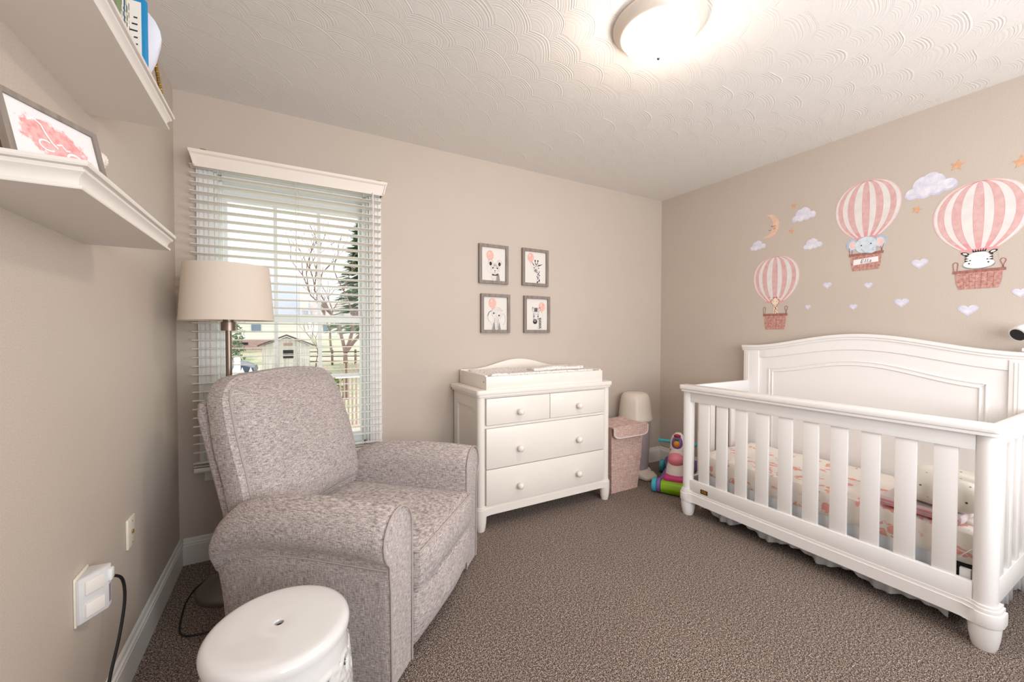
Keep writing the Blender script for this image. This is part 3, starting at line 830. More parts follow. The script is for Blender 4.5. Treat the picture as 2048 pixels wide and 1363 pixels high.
b = thing('book', 'thin orange book squeezed against the bright blue one', 'book', (.072, y+.0222, ZS2), 0, 'books standing on the upper shelf')
MB().box(-.07, .086, -.004, .004, 0, .200, .001).obj('cover', mat('orange_cover', C(214, 128, 92), .5), b)
pts = [(.09, 0), (.125, 0), (.150, .045), (.172, .10)]+[(.100+.086*cos(R_(a)), .172+.086*sin(R_(a))) for a in range(-15, 196, 15)]+[(.028, .10), (.055, .045)]
o = MB().prism(pts, -.006, .006, 'y', .002).obj('balloon_plaque', mat('white_enamel', C(228, 230, 240), .5)); o.location = (.0, -1.108, ZS2)
tag(o, 'white rounded balloon-shaped plaque right of the books on upper shelf', 'ornament')
pc = thing('trinket_pouch', 'dark red pouch with twisted gold rope edge on upper shelf end', 'pouch', (.13, -1.062, ZS2))
MB().soft(-.09, .034, -.026, .026, 0, .115, .02, (8, 8, 8), lambda p, a, b, c: Vector((p.x-.05*max(0, p.z-.02)/.1, p.y, p.z))).obj('pouch', mat('burgundy', C(120, 44, 50), .7), pc)
mb = MB()
for ph in (0, PI):
    path = []
    for k in range(110):
        t_ = k/109; a = t_*62+ph
        base = Vector((.050-.020*t_, -.004, .0+.140*t_)); path.append(base+Vector((cos(a), sin(a), 0))*.0028)
    mb.tube(path, .0028, 6)
mb.obj('gold_rope', M_brass, pc)

# ------------------------------------------------------------------ framed animal prints
def balloon(mb, cx, cy, r, mi, strpts):
    mb.mi = mi; flat_art(mb, ell(cx, cy, r, r*1.22, 24), .6)
    flat_art(mb, [(cx-.004, cy-r*1.2), (cx+.004, cy-r*1.2), (cx+.006, cy-r*1.2-.008), (cx-.006, cy-r*1.2-.008)], .6)
    mb.mi = 7; flat_art(mb, ell(cx-r*.25, cy+r*.5, r*.25, r*.3, 14), .9)
    mb.mi = 1; stroke(mb, smooth_path([(a, b, 0) for a, b in strpts], 4), .0008, .3)
ART = [M_ink, M_inkg, M_inkl, M_peach, M_paper, M_spot, M_artw, mat('balloon_glint', C(246, 208, 196), .6)]
def print_frame(xc, zc, label, draw):
    t = thing('animal_print', label, 'framed print', (xc, -.001, zc), 0, 'framed baby animal prints above the dresser')
    w, h, b, d = .236, .282, .022, .022
    mb = MB()
    mb.box(-w/2, w/2, -d, 0, h/2-b, h/2, .001).box(-w/2, w/2, -d, 0, -h/2, -h/2+b, .001).box(-w/2, -w/2+b, -d, 0, -h/2+b, h/2-b, .001).box(w/2-b, w/2, -d, 0, -h/2+b, h/2-b, .001)
    mb.obj('frame', M_frame, t, False)
    MB().box(-w/2+b, w/2-b, -.009, -.004, -h/2+b, h/2-b).obj('paper', M_paper, t, False)
    mb = MB(); draw(mb); o = finish_art(mb, 'illustration', ART, t); o.location = (0, -.0095, 0)
    return t
def d_lion(mb):
    balloon(mb, -.028, .062, .030, 3, [(-.03, .02), (-.05, -.01), (-.045, -.05), (-.012, -.068)])
    mb.mi = 2; flat_art(mb, [(-.035, -.118), (.055, -.118), (.045, -.07), (.0, -.055), (-.02, -.08)], 1)
    mb.mi = 1; flat_art(mb, [(.02, -.118), (.052, -.118), (.045, -.068), (.028, -.062)], 2)
    mb.mi = 2; flat_art(mb, ell(.012, -.025, .044, .042), 4)
    for sx in (-1, 1):
        mb.mi = 2; flat_art(mb, ell(.012+sx*.036, .012, .019, .022), 3); mb.mi = 1; stroke(mb, arc(.012+sx*.036, .012, .019, .022, 0, 200) if sx < 0 else arc(.012+sx*.036, .012, .019, .022, -20, 180), .0018, 3.5)
        mb.mi = 0; flat_art(mb, ell(.012+sx*.036, .004, .010, .014), 5)
        flat_art(mb, ell(.012+sx*.018, -.026, .007, .005, 12, sx*-.4), 6)
        mb.mi = 1; stroke(mb, arc(.012+sx*.018, -.02, .01, .008, 20, 160), .0025, 6)
    mb.mi = 4; flat_art(mb, ell(.010, -.048, .02, .015), 5)
    mb.mi = 0; flat_art(mb, [(.003, -.043), (.019, -.043), (.011, -.051)], 6); stroke(mb, [(.011, -.05), (.011, -.056), (.003, -.06)], .0015, 6); stroke(mb, [(.011, -.056), (.019, -.06)], .0015, 6)
    mb.mi = 1
    for k in range(7): stroke(mb, [(.0+k*.004, .0+.006*(k % 2)), (.002+k*.003, -.012)], .002, 6)
    mb.mi = 0; flat_art(mb, [(-.012, -.068), (.012, -.076), (.034, -.066), (.034, -.078), (.012, -.082), (-.012, -.08)], 6)
def d_gir(mb):
    balloon(mb, -.04, .075, .029, 3, [(-.042, .038), (-.035, .01), (-.02, -.02), (.0, -.03)])
    mb.mi = 2; flat_art(mb, [(.012, -.118), (.045, -.118), (.04, -.02), (.01, -.02)], 1)
    mb.mi = 0; rnd = random.Random(2)
    for k in range(16): flat_art(mb, ell(.026+rnd.uniform(-.011, .013), -.03-k*.0055, rnd.uniform(.003, .006), rnd.uniform(.003, .006), 7), 2)
    mb.mi = 2; flat_art(mb, [(-.014, .03), (.03, .03), (.038, .0), (.016, -.034), (-.004, -.036), (-.016, .0)], 3)
    mb.mi = 1; flat_art(mb, ell(.004, -.022, .014, .013, 16), 4)
    for k in range(8): flat_art(mb, ell(rnd.uniform(-.008, .03), rnd.uniform(.0, .03), .004, .005, 6), 4)
    mb.mi = 0
    for sx, ex in ((-1, -.036), (1, .072)):
        flat_art(mb, [(.008+sx*.018, .022), (ex, .05 if sx < 0 else .030), (.010+sx*.022, .012)], 4)
        flat_art(mb, ell(.010+sx*.02, -.002, .005, .004, 10), 5)
        stroke(mb, [(.012+sx*.010, .028), (.012+sx*.012, .05)], .004, 5); flat_art(mb, ell(.012+sx*.012, .053, .006, .007, 12), 5)
def d_ele(mb):
    balloon(mb, -.024, .075, .031, 3, [(-.03, .036), (-.036, .0), (-.04, -.05), (-.03, -.09)])
    mb.mi = 2; flat_art(mb, [(-.03, -.118), (.04, -.118), (.04, -.05), (-.028, -.05)], 1)
    flat_art(mb, ell(.014, .0, .048, .044), 3)
    mb.mi = 4; flat_art(mb, ell(-.036, -.022, .026, .04, 20, -.3), 2); flat_art(mb, ell(.058, -.04, .024, .04, 20, .3), 2)
    mb.mi = 1; stroke(mb, arc(-.036, -.022, .026, .04, 70, 270), .002, 3); stroke(mb, arc(.058, -.04, .024, .04, -90, 90), .002, 3); stroke(mb, arc(.014, .0, .048, .044, 20, 160), .0018, 4)
    flat_art(mb, [(-.03, -.118), (-.012, -.06), (.002, -.118)], 2); flat_art(mb, [(.02, -.118), (.03, -.06), (.045, -.118)], 2)
    mb.mi = 2; flat_art(mb, [(-.008, -.03), (.024, -.03), (.012, -.11), (-.004, -.112)], 5)
    mb.mi = 1; stroke(mb, [(-.008, -.03), (-.006, -.07), (-.004, -.11)], .002, 6); stroke(mb, [(.024, -.035), (.018, -.08), (.012, -.11)], .003, 6)
    for k in range(4): stroke(mb, [(-.004, -.05-k*.014), (.017, -.052-k*.014)], .001, 6)
    mb.mi = 0; flat_art(mb, ell(-.014, .002, .006, .006, 12), 6); flat_art(mb, ell(.03, -.014, .006, .006, 12), 6); stroke(mb, [(-.062, -.02), (-.05, .008), (-.034, .018)], .003, 4)
def d_zeb(mb):
    balloon(mb, .046, .060, .030, 3, [(.05, .022), (.056, -.02), (.048, -.055), (.03, -.08)])
    mb.mi = 2; flat_art(mb, [(.0, -.118), (.05, -.118), (.034, -.03), (.004, -.02)], 1)
    flat_art(mb, ell(-.008, -.012, .028, .038), 3)
    mb.mi = 0
    for k in range(7): flat_art(mb, [(.018, -.03-k*.012), (.04, -.024-k*.012), (.042, -.030-k*.012), (.02, -.037-k*.012)], 2)
    for k in range(5): stroke(mb, [(-.034, .006-k*.01), (-.022, .0-k*.01)], .003, 4); stroke(mb, [(.018, .006-k*.01), (.006, .0-k*.01)], .003, 4)
    flat_art(mb, ell(-.016, -.055, .019, .019, 16), 5)
    mb.mi = 1; flat_art(mb, ell(-.018, -.05, .011, .008, 12), 6)
    for sx in (-1, 1):
        mb.mi = 1; flat_art(mb, ell(-.006+sx*.026, .036, .010, .022, 14, -sx*.3), 2); mb.mi = 4; flat_art(mb, ell(-.006+sx*.026, .034, .006, .015, 14, -sx*.3), 3)
        mb.mi = 0; flat_art(mb, ell(-.008+sx*.018, -.014, .004, .004, 10), 6)
    mb.mi = 0
    for k in range(6): stroke(mb, [(-.018+k*.004, .02), (-.02+k*.005, .052)], .003, 4)
print_frame(1.809, 1.703, 'print of a lion cub with peach balloon, upper left of four grey frames', d_lion)
print_frame(2.166, 1.707, 'print of a giraffe with peach balloon, upper right of four grey frames', d_gir)
print_frame(1.824, 1.347, 'print of a baby elephant with peach balloon, lower left of four grey frames', d_ele)
print_frame(2.182, 1.348, 'print of a zebra with peach balloon, lower right of four grey frames', d_zeb)

# ------------------------------------------------------------------ wall decals (right wall); local x -> world -y, local z up
RZ = R_(-90)
def decal(name, label, cat, y, z, group=None): return thing(name, label, cat, (WX-.0008, y, z), RZ, group)
ENV = [(0, .38), (.05, .50), (.10, .61), (.17, .74), (.25, .85), (.34, .93), (.44, .985), (.54, 1), (.64, .98), (.73, .925), (.81, .83), (.88, .71), (.935, .55), (.972, .37), (.99, .22), (1, .05)]
def env_w(v):
    for (a, wa), (b, wb) in zip(ENV, ENV[1:]):
        if v <= b: t = (v-a)/(b-a); return wa+(wb-wa)*t
    return .06
def balloon_decal(label, y, z, w, h, animal, bw, bh, bz, by=0):
    t = decal('balloon_decal', label, 'wall decal', y, z, 'hot air balloon wall decals')
    n_ = 44
    W_ = lambda v: w/2*env_w(v)
    mb = MB(); mb.mi = 0
    out = [(W_(k/n_), h*k/n_) for k in range(n_+1)]+[(-W_(k/n_), h*k/n_) for k in range(n_, -1, -1)]
    big = [(a*1.03, (b-h/2)*1.02+h/2) for a, b in out]
    mb.mi = 1; flat_art(mb, big, 1); mb.mi = 0; flat_art(mb, out, 2)
    for f0, f1 in ((-.92, -.78), (-.60, -.40), (-.14, .09), (.30, .50), (.72, .88)):
        mb.mi = 2
        A = [(W_(k/n_)*f0, h*k/n_) for k in range(n_+1)]; B = [(W_(k/n_)*f1, h*k/n_) for k in range(n_+1)]
        for k in range(n_):
            mb.mi = 3 if k < 4 else 2
            flat_art(mb, [A[k], A[k+1], B[k+1], B[k]], 3)
        mb.mi = 3
        for E_ in (A, B): stroke(mb, E_, .0014, 4)
    mb.mi = 3
    for k in range(4):
        pass
    flat_art(mb, [(-W_(0)*1.02, 0), (W_(0)*1.02, 0), (W_(.0)*1.05, -.012), (-W_(0)*1.05, -.012)], 4)
    finish_art(mb, 'balloon_envelope', [M_balw, M_edge, M_pinkA, M_pinkB], t)
    mb = MB()  # basket
    mb.mi = 0; bt = bz
    flat_art(mb, [(-bw*.42, bt-bh), (bw*.42, bt-bh), (bw*.48, bt-bh*.6), (bw*.5, bt), (-bw*.5, bt), (-bw*.48, bt-bh*.6)], 6)
    mb.mi = 1; flat_art(mb, [(-bw*.56, bt-bh*.10), (bw*.56, bt-bh*.10), (bw*.56, bt+bh*.06), (-bw*.56, bt+bh*.06)], 8)
    nb = 7
    for r in range(4):
        zz = bt-bh*(.2+.2*r)
        for k in range(nb):
            x = -bw*.45+bw*.9*(k+.5*(r % 2))/nb
            if x+bw*.05 < bw*.44: stroke(mb, [(x, zz), (x+bw*.06, zz)], .003, 7)
    for r in range(1, nb): 
        x = -bw*.46+bw*.92*r/nb; stroke(mb, [(x, bt-bh*.12), (x*.93, bt-bh*.98)], .0016, 7)
    for sx in (-1, 1): stroke(mb, [(sx*bw*.53, bt)]+arc(sx*bw*.50, bt+bh*.42, .009, .012, 180, 0)+[(sx*bw*.47, bt)], .003, 5)
    mb.mi = 2
    for sx in (-1, 1): stroke(mb, [(sx*bw*.45, bt), (sx*W_(0), 0)], .001, 1)
    finish_art(mb, 'basket', [M_basket, M_basket2, M_edge], t)
    mb = MB(); animal(mb, bt)
    if animal is a_zebra:
        for v_ in mb.bm.verts: v_.co.x *= .92; v_.co.z = bt+(v_.co.z-bt)*.84
    _an = finish_art(mb, 'animal', [M_elef, M_elefd, M_ink, M_skin, M_gir, M_spot, M_artw, M_inkg], t); _an.location = (0, -.00011, 0)
    return t
def a_elephant(mb, b):
    for sx in (-1, 1):
        mb.mi = 1; flat_art(mb, ell(sx*.068, b+.062, .030, .038, 20), 4); mb.mi = 3; flat_art(mb, ell(sx*.066, b+.060, .020, .028, 20), 5)
    mb.mi = 0; flat_art(mb, ell(0, b+.052, .054, .050, 24), 6); mb.mi = 1; stroke(mb, arc(0, b+.052, .054, .05, 20, 160), .003, 7)
    mb.mi = 0; flat_art(mb, [(-.012, b+.05), (.02, b+.05), (.045, b+.03), (.05, b+.008), (.03, b-.002), (-.01, b+.006)], 8)
    mb.mi = 1; stroke(mb, [(-.022, b+.03), (-.006, b+.008), (.02, b+.0)], .005, 9); stroke(mb, arc(.04, b+.022, .008, .008, 60, 300), .003, 9)
    mb.mi = 2; flat_art(mb, ell(-.022, b+.052, .0038, .0038, 10), 10); flat_art(mb, ell(.024, b+.056, .0038, .0038, 10), 10)
def a_zebra(mb, b):
    _e = globals()['ell']
    mb.mi = 6; flat_art(mb, ell(0, b+.062, .050, .052, 24), 4)
    mb.mi = 7; flat_art(mb, ell(0, b+.038, .061, .030, 24), 5); mb.mi = 6; flat_art(mb, ell(0, b+.042, .058, .028, 24), 6)
    mb.mi = 2
    for sx in (-1, 1):
        flat_art(mb, ell(sx*.052, b+.108, .017, .009, 14, sx*.4), 4)
        for zz in (.092, .076, .062): flat_art(mb, [(sx*.052, b+zz+.006), (sx*.052, b+zz-.005), (sx*.036, b+zz)], 7)
        flat_art(mb, ell(sx*.032, b+.064, .0035, .0035, 10), 8); flat_art(mb, ell(sx*.036, b+.046, .004, .004, 10), 8)
    mb.mi = 6
    for sx in (-1, 1): flat_art(mb, ell(sx*.052, b+.108, .010, .005, 14, sx*.4), 5)
    mb.mi = 2
    for k in range(6): flat_art(mb, [(-.022+k*.008, b+.112), (-.014+k*.008, b+.112), (-.024+k*.0105, b+.132)], 8)
    mb.mi = 7; flat_art(mb, ell(-.02, b+.004, .012, .004, 10), 5); flat_art(mb, ell(.02, b+.006, .02, .004, 10), 5)
def a_giraffe(mb, b):
    mb.mi = 4; flat_art(mb, [(-.014, b-.002), (.022, b-.002), (.010, b+.075), (-.008, b+.075)], 4)
    flat_art(mb, ell(0, b+.092, .024, .026, 20), 5)
    for sx in (-1, 1): flat_art(mb, [(sx*.015, b+.10), (sx*.045, b+.115), (sx*.02, b+.118)], 5)
    mb.mi = 5; rnd = random.Random(8)
    for k in range(14): flat_art(mb, ell(.002+rnd.uniform(-.008, .012), b+.004+k*.0042, .003, .0036, 7), 6)
    for k in range(12): a = R_(k*30); flat_art(mb, ell(.026*cos(a), b+.094+.028*sin(a), .003, .003, 7), 6)
    for sx in (-1, 1): stroke(mb, [(sx*.010, b+.112), (sx*.012, b+.13)], .003, 6)
    mb.mi = 2
    for sx in (-1, 1): flat_art(mb, ell(sx*.012, b+.092, .0025, .0025, 8), 7)
b1 = balloon_decal('pink striped balloon decal with elephant and name banner, the middle one', -1.538, 1.795, .312, .335, a_elephant, .150, .100, -.103)
b2 = balloon_decal('pink striped balloon decal with zebra in basket, rightmost and largest', -1.998, 1.640, .330, .340, a_zebra, .162, .092, -.112)
b3 = balloon_decal('small pink striped balloon decal with giraffe, the leftmost one', -1.020, 1.440, .305, .318, a_giraffe, .148, .108, -.098)
# name banner on the middle basket
mb = MB(); mb.mi = 0; flat_art(mb, [(-.062, -.168), (.062, -.160), (.060, -.128), (-.060, -.134)], 9); mb.mi = 1
stroke(mb, [(-.062, -.168), (.062, -.160), (.060, -.128), (-.060, -.134), (-.062, -.168)], .0012, 9)
ban = finish_art(mb, 'name_banner', [M_artw, M_edge], b1)
tc_ = D.curves.new('ella', 'FONT'); tc_.body = 'Ella'; tc_.size = .036; tc_.shear = .25; tc_.space_character = 1.12; tc_.align_x = 'CENTER'; tc_.extrude = .0001; tc_.offset = -.0005
to = D.objects.new('tmp', tc_); COL.objects.link(to)
bpy.context.view_layer.update()
me = D.meshes.new_from_object(to.evaluated_get(bpy.context.evaluated_depsgraph_get())); D.objects.remove(to)
me.materials.clear(); me.materials.append(M_ink)
lt = D.objects.new('lettering', me); COL.objects.link(lt); lt.parent = ban; lt.rotation_euler = (R_(90), 0, 0); lt.location = (.0, -.0026, -.160)

def cloud(label, y, z, s):
    t = decal('cloud_decal', label, 'wall decal', y, z, 'cloud wall decals')
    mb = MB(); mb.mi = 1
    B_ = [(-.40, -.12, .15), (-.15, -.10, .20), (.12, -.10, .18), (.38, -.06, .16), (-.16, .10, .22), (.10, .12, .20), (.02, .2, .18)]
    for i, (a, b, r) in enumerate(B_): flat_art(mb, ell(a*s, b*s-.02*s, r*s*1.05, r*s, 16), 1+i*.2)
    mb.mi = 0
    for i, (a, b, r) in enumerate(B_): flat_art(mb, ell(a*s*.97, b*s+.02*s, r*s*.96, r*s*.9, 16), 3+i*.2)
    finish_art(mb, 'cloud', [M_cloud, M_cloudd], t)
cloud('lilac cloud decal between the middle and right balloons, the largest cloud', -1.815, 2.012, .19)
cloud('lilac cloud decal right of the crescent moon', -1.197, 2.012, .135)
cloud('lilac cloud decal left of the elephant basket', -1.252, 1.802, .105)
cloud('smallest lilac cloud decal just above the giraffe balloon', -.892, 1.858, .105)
def star(label, y, z, s, rot=0):
    t = decal('star_decal', label, 'wall decal', y, z, 'star wall decals')
    mb = MB(); mb.mi = 0
    flat_art(mb, [((s if k % 2 == 0 else s*.42)*sin(2*PI*k/10+rot), (s if k % 2 == 0 else s*.42)*cos(2*PI*k/10+rot)) for k in range(10)], 1)
    finish_art(mb, 'star', [M_star], t)
star('amber star decal above the largest cloud', -1.915, 2.089, .032, .2)
star('amber star decal at the far right above the zebra balloon', -2.128, 2.03, .034)
star('amber star decal right of the elephant balloon', -1.762, 1.897, .026, .4)
star('small amber star decal above the cloud beside the moon', -1.134, 2.09, .022, .1)
star('small amber star decal below right of the moon', -1.12, 1.917, .022, .3)
t = decal('moon_decal', 'peach crescent moon decal with sleeping face', 'wall decal', -.965, 1.985)
mb = MB(); mb.mi = 0
o1 = arc(.0, 0, .075, .085, 120, -135, 20); i1 = arc(-.028, .006, .060, .076, -122, 108, 20)
for k in range(20):
    flat_art(mb, [o1[k], o1[k+1], i1[19-k], i1[20-k]], 1)
mb.mi = 1; stroke(mb, arc(.035, .0, .014, .008, 180, 360), .003, 3); stroke(mb, arc(.012, -.025, .01, .006, 200, 330), .002, 3)
mb.mi = 2; flat_art(mb, ell(.042, -.022, .012, .009), 2)
finish_art(mb, 'moon', [M_moon, M_ink, M_star], t)
def heart(label, y, z, s):
    t = decal('heart_decal', label, 'wall decal', y, z, 'heart shaped cloud decals')
    mb = MB(); mb.mi = 0
    P = []
    for k in range(28):
        a = 2*PI*k/28; P.append((s*.062*16*sin(a)**3/2*.95, s*.062*(13*cos(a)-5*cos(2*a)-2*cos(3*a)-cos(4*a))/2*.85))
    flat_art(mb, P, 1); mb.mi = 1; flat_art(mb, [(a*.8, b*.75+.004) for a, b in P], 2)
    finish_art(mb, 'heart', [M_cloudd, M_cloud], t)
for lb, y_, z_, s_ in (('pale heart decal right of the giraffe balloon near its top', -1.341, 1.52, .055), ('pale heart decal under the elephant basket', -1.554, 1.497, .048), ('pale heart decal between elephant and zebra baskets', -1.778, 1.597, .075),
                       ('pale heart decal above the crib crest, middle of the low row', -1.481, 1.371, .048), ('pale heart decal right beside the giraffe basket', -1.23, 1.384, .04), ('pale heart decal lower right of the elephant basket', -1.706, 1.384, .07),
                       ('pale heart decal directly beneath the zebra basket', -1.965, 1.329, .08), ('pale heart decal right of zebra basket at photo edge', -2.135, 1.405, .06)):
    heart(lb, y_, z_, s_)

# ------------------------------------------------------------------ dresser
DX0, DX1, DYF, DT = 1.476, 2.545, -.463, .860
dr = thing('dresser', 'white four drawer dresser with round knobs beneath the animal prints', 'dresser', (2.01, -.235, 0))
ox, oy = 2.01, -.235
def dbx(mb, x0, x1, y0, y1, z0, z1, bv=0): return mb.box(x0-ox, x1-ox, y0-oy, y1-oy, z0, z1, bv)
mb = MB(); bx0, bx1 = 1.50, 2.52
dbx(mb, bx0+.012, bx1-.012, -.425, -.025, .10, .818); 
for xx0, xx1 in ((bx0, bx0+.012), (bx1-.012, bx1)):
    dbx(mb, xx0, xx1, -.425, -.36, .09, .818); dbx(mb, xx0, xx1, -.085, -.02, .09, .818); dbx(mb, xx0, xx1, -.36, -.085, .74, .818); dbx(mb, xx0, xx1, -.36, -.085, .09, .17)
dbx(mb, bx0+.03, bx1-.03, -.438, -.42, .625, .640); dbx(mb, bx0+.03, bx1-.03, -.438, -.42, .808, .822); dbx(mb, bx0+.03, bx1-.03, -.438, -.42, .10, .150)
mb.obj('carcass', M_white, dr, False)
mb = MB(); r = .02
pts = [(DX0-ox, -.02-oy), (DX1-ox, -.02-oy)]+[(DX1-r-ox+r*cos(R_(a)), DYF+r-oy+r*sin(R_(a))) for a in (0, -30, -60, -90)]+[(DX0+r-ox+r*cos(R_(a)), DYF+r-oy+r*sin(R_(a))) for a in (-90, -120, -150, -180)]
mb.prism(pts, .832, .860, 'z', .004)
sc = lambda P, k: [(a*(1-k), b*(1-k*2)) for a, b in P]
mb.prism(sc(pts, .014), .818, .832, 'z', .002)
mb.obj('top_board', M_white, dr, True, 30)
for x in (1.515, 2.505):
    MB().lathe([(.026, .145), (.026, .818)], (x-ox, -.425-oy, 0), 24).obj('post', M_white, dr)
for x in (1.515, 2.505):
    for y in (-.425, -.055):
        MB().lathe([(.024, .0), (.03, .02), (.034, .05), (.036, .085), (.036, .092)], (x-ox, y-oy, 0), 28).obj('foot', M_white, dr)
def base_mould(xa, xb, yf, yb, z0, z1, bulge, rad, rail, offx=0, offy=0):
    # plan outline: rail face at yf, rounded bosses at both ends
    P = []
    for k in range(9):  # left boss
        a = R_(180+ (k*22.5 if k <= 6 else 135)); P.append((xa+rad*cos(a), yf+rad*sin(a)))
    P2 = [(xa+rad*1.15, yf-rad*.62), (xa+rad*1.7, yf-rail)]
    Q2 = [(xb-rad*1.7, yf-rail), (xb-rad*1.15, yf-rad*.62)]
    Q = []
    for k in range(9):
        a = R_(-135+(k*22.5 if k <= 6 else 135)); Q.append((xb+rad*cos(a), yf+rad*sin(a)))
    seen = []
    for p in P[:7]+P2+Q2+Q[:7]+[(xb+rad, yb), (xb-rad, yb), (xb-rad*1.0, yf+.01), (xa+rad, yf+.01), (xa+rad, yb), (xa-rad, yb)]:
        if not seen or (abs(p[0]-seen[-1][0])+abs(p[1]-seen[-1][1])) > 1e-5: seen.append(p)
    return [(a-offx, b-offy) for a, b in seen]
mb = MB(); pp = base_mould(1.515, 2.505, -.425, -.03, 0, 0, 0, .036, .018, ox, oy)
mb.prism(pp, .092, .135, 'z'); pp = base_mould(1.515, 2.505, -.425, -.03, 0, 0, 0, .031, .014, ox, oy); mb.prism(pp, .135, .146, 'z')
mb.obj('base_moulding', M_white, dr, True, 30)
def drawer(x0, x1, z0, z1, knobs):
    mb = MB(); dbx(mb, x0, x1, -.448, -.43, z0, z1, .003); d = mb.obj('drawer', M_white, dr)
    for kx, kz in knobs:
        k = MB().lathe([(0, 0), (.008, 0), (.008, .008), (.014, .011), (.0195, .019), (.021, .027), (.0185, .036), (.011, .042), (0, .044)], seg=24, cap=False).obj('knob', M_white, d)
        k.rotation_euler = (R_(90), 0, 0); k.location = (kx-ox, -.448-oy, kz)
drawer(1.545, 2.006, .643, .806, [(1.772, .712)]); drawer(2.010, 2.476, .643, .806, [(2.238, .709)])
drawer(1.545, 2.476, .374, .622, [(1.772, .480), (2.238, .475)]); drawer(1.545, 2.476, .128+.024, .370, [(1.772, .244), (2.238, .240)])
# changing tray
ct = thing('changing_tray', 'white changing tray with arched back standing on the dresser top', 'changing tray', (2.005, -.235, .860))
tx0, tx1, ty0, ty1 = -.462, .455, -.195, .20
for xa in (tx0, tx1-.016): MB().box(xa, xa+.016, ty0, ty1, 0, .088, .002).obj('side_board', M_white, ct)
MB().box(tx0, tx1, ty0-.016, ty0, 0, .080, .002).obj('front_board', M_white, ct)
MB().box(tx0+.016, tx1-.016, ty0, ty1, 0, .008).obj('bottom_board', M_white, ct, False)
pts = [(tx0, 0), (tx1, 0)]
for k in range(41):
    u = 1-2*k/40; s_ = .5*(1+cos(PI*min(1, abs(u)/.82))); pts.append((u*(tx1-tx0)/2+(tx0+tx1)/2, .092+.062*s_))
mb = MB(); mb.prism(pts, ty1-.0, ty1+.016, 'y', .002); mb.obj('back_board', M_white, ct, True, 30)
o = MB().lathe([(0, 0), (.004, 0), (.004, .001), (0, .001)], seg=10, cap=False).obj('bolt', M_black, ct); o.rotation_euler = (0, R_(-90), 0); o.location = (tx0-.0, ty0+.02, .045)
mpad = mat('speckled_pad', C(232, 226, 222), .9, spec=.1); n = N(mpad)
vo = n.new('ShaderNodeTexVoronoi'); vo.inputs['Scale'].default_value = 90; n.link(n.coord(), vo.inputs['Vector'])
n.base(n.ramp(vo.outputs['Distance'], [(.18, C(150, 142, 146)), (.32, C(234, 228, 225))])); n.bump(vo.outputs['Distance'], .3, .004)
def padfn(p, a, b, c):
    if c > 0: p.z += .034*(b*b)*c - .0*a
    if c > 0: p.z += .006*noise.noise(p*14)
    return p
o = MB().soft(-.42, .41, -.175, .185, 0, .055, .022, (30, 18, 6), padfn).obj('changing_pad', mpad); o.location = (2.01, -.235, .8685); tag(o, 'speckled white changing pad lying inside the tray', 'changing pad')
o = MB().soft(-.11, .32, -.06, .035, 0, .020, .009, (22, 8, 4), lambda p, a, b, c: p+Vector((0, .01*sin(p.x*16), .010*(max(0, c))*(sin(p.x*21)*.4+.5)))).obj('swaddle_cloth', mpad); o.location = (2.02, -.325, .951); o.rotation_euler = (0, 0, R_(2)); tag(o, 'speckled cloth bunched on front edge of the changing pad', 'cloth')

# ------------------------------------------------------------------ hamper
hp = thing('laundry_hamper', 'pink linen laundry hamper with flap lid beside the dresser', 'hamper', (2.745, -.295, 0))
mb = MB()
ring = lambda x0, x1, y0, y1, z: [(x0, y0, z), (x1, y0, z), (x1, y1, z), (x0, y1, z)]
mb.loft([ring(-.135, .135, -.09, .10, 0), ring(-.135, .135, -.09, .10, .004), ring(-.150, .155, -.105, .12, .25), ring(-.168, .165, -.12, .13, .505)])
mb.obj('body', M_pink_linen, hp, False)
lid = MB(); lp_ = []
prof = [(.132, .512), (.0, .508), (-.10, .508), (-.145, .515), (-.150, .512), (-.156, .45), (-.152, .449), (-.146, .505), (-.10, .502), (0, .502), (.132, .506)]
lid.prism(prof, -.175, .172, 'x')
ld = lid.obj('lid', M_pink_linen, hp, False)
# rounded flap edge with white binding
M_bind = mat('white_binding', C(236, 224, 218), .8)
fl = MB(); pts = [(-.172, .508), (-.172, .465), (-.165, .448), (-.150, .438), (-.12, .432), (.12, .432), (.150, .438), (.163, .448), (.170, .465), (.170, .508)]
fl.prism([(a, b) for a, b in pts], -.160, -.155, 'y'); fl.obj('flap', M_pink_linen, ld, False)
MB().tube([(a, -.158+(.0), b) for a, b in pts], .004, 6).obj('binding', M_bind, ld)
MB().tube([(.172, .13, .510), (.172, -.10, .508), (.171, -.15, .512)], .003, 6).obj('binding', M_bind, ld)

# ------------------------------------------------------------------ diaper pail
dp = thing('diaper_pail', 'cream domed pedal pail standing in the corner behind pink hamper', 'diaper pail', (3.085, -.16, 0), R_(0))
M_pail = mat('cream_plastic', C(226, 214, 202), .3)
M_pailg = mat('lilac_grey_plastic', C(178, 166, 168), .35)
def ovr(prof, sx, sy): return MB().lathe(prof, seg=48, sx=sx, sy=sy, cap=False)
ovr([(0, .05), (.105, .05), (.112, .10), (.128, .46), (.13, .475), (0, .475)], 1, .98).obj('body', M_pailg, dp)
ovr([(0, .47), (.137, .47), (.142, .478), (.140, .492), (.137, .50), (.132, .56), (.122, .64), (.112, .675), (.095, .695), (.08, .70), (0, .704)], 1, .98).obj('lid', M_pail, dp)
ovr([(0, 0), (.13, 0), (.138, .012), (.132, .05), (.11, .065), (0, .07)], 1, .98).obj('base', M_pail, dp)
MB().soft(-.075, .095, -.19, -.06, .0, .05, .02, (8, 8, 4), lambda p, a, b, c: Vector((p.x*(1-.25*max(0, -b)), p.y, p.z*(1-.35*max(0, -b))))).obj('foot_pedal', M_pail, dp)

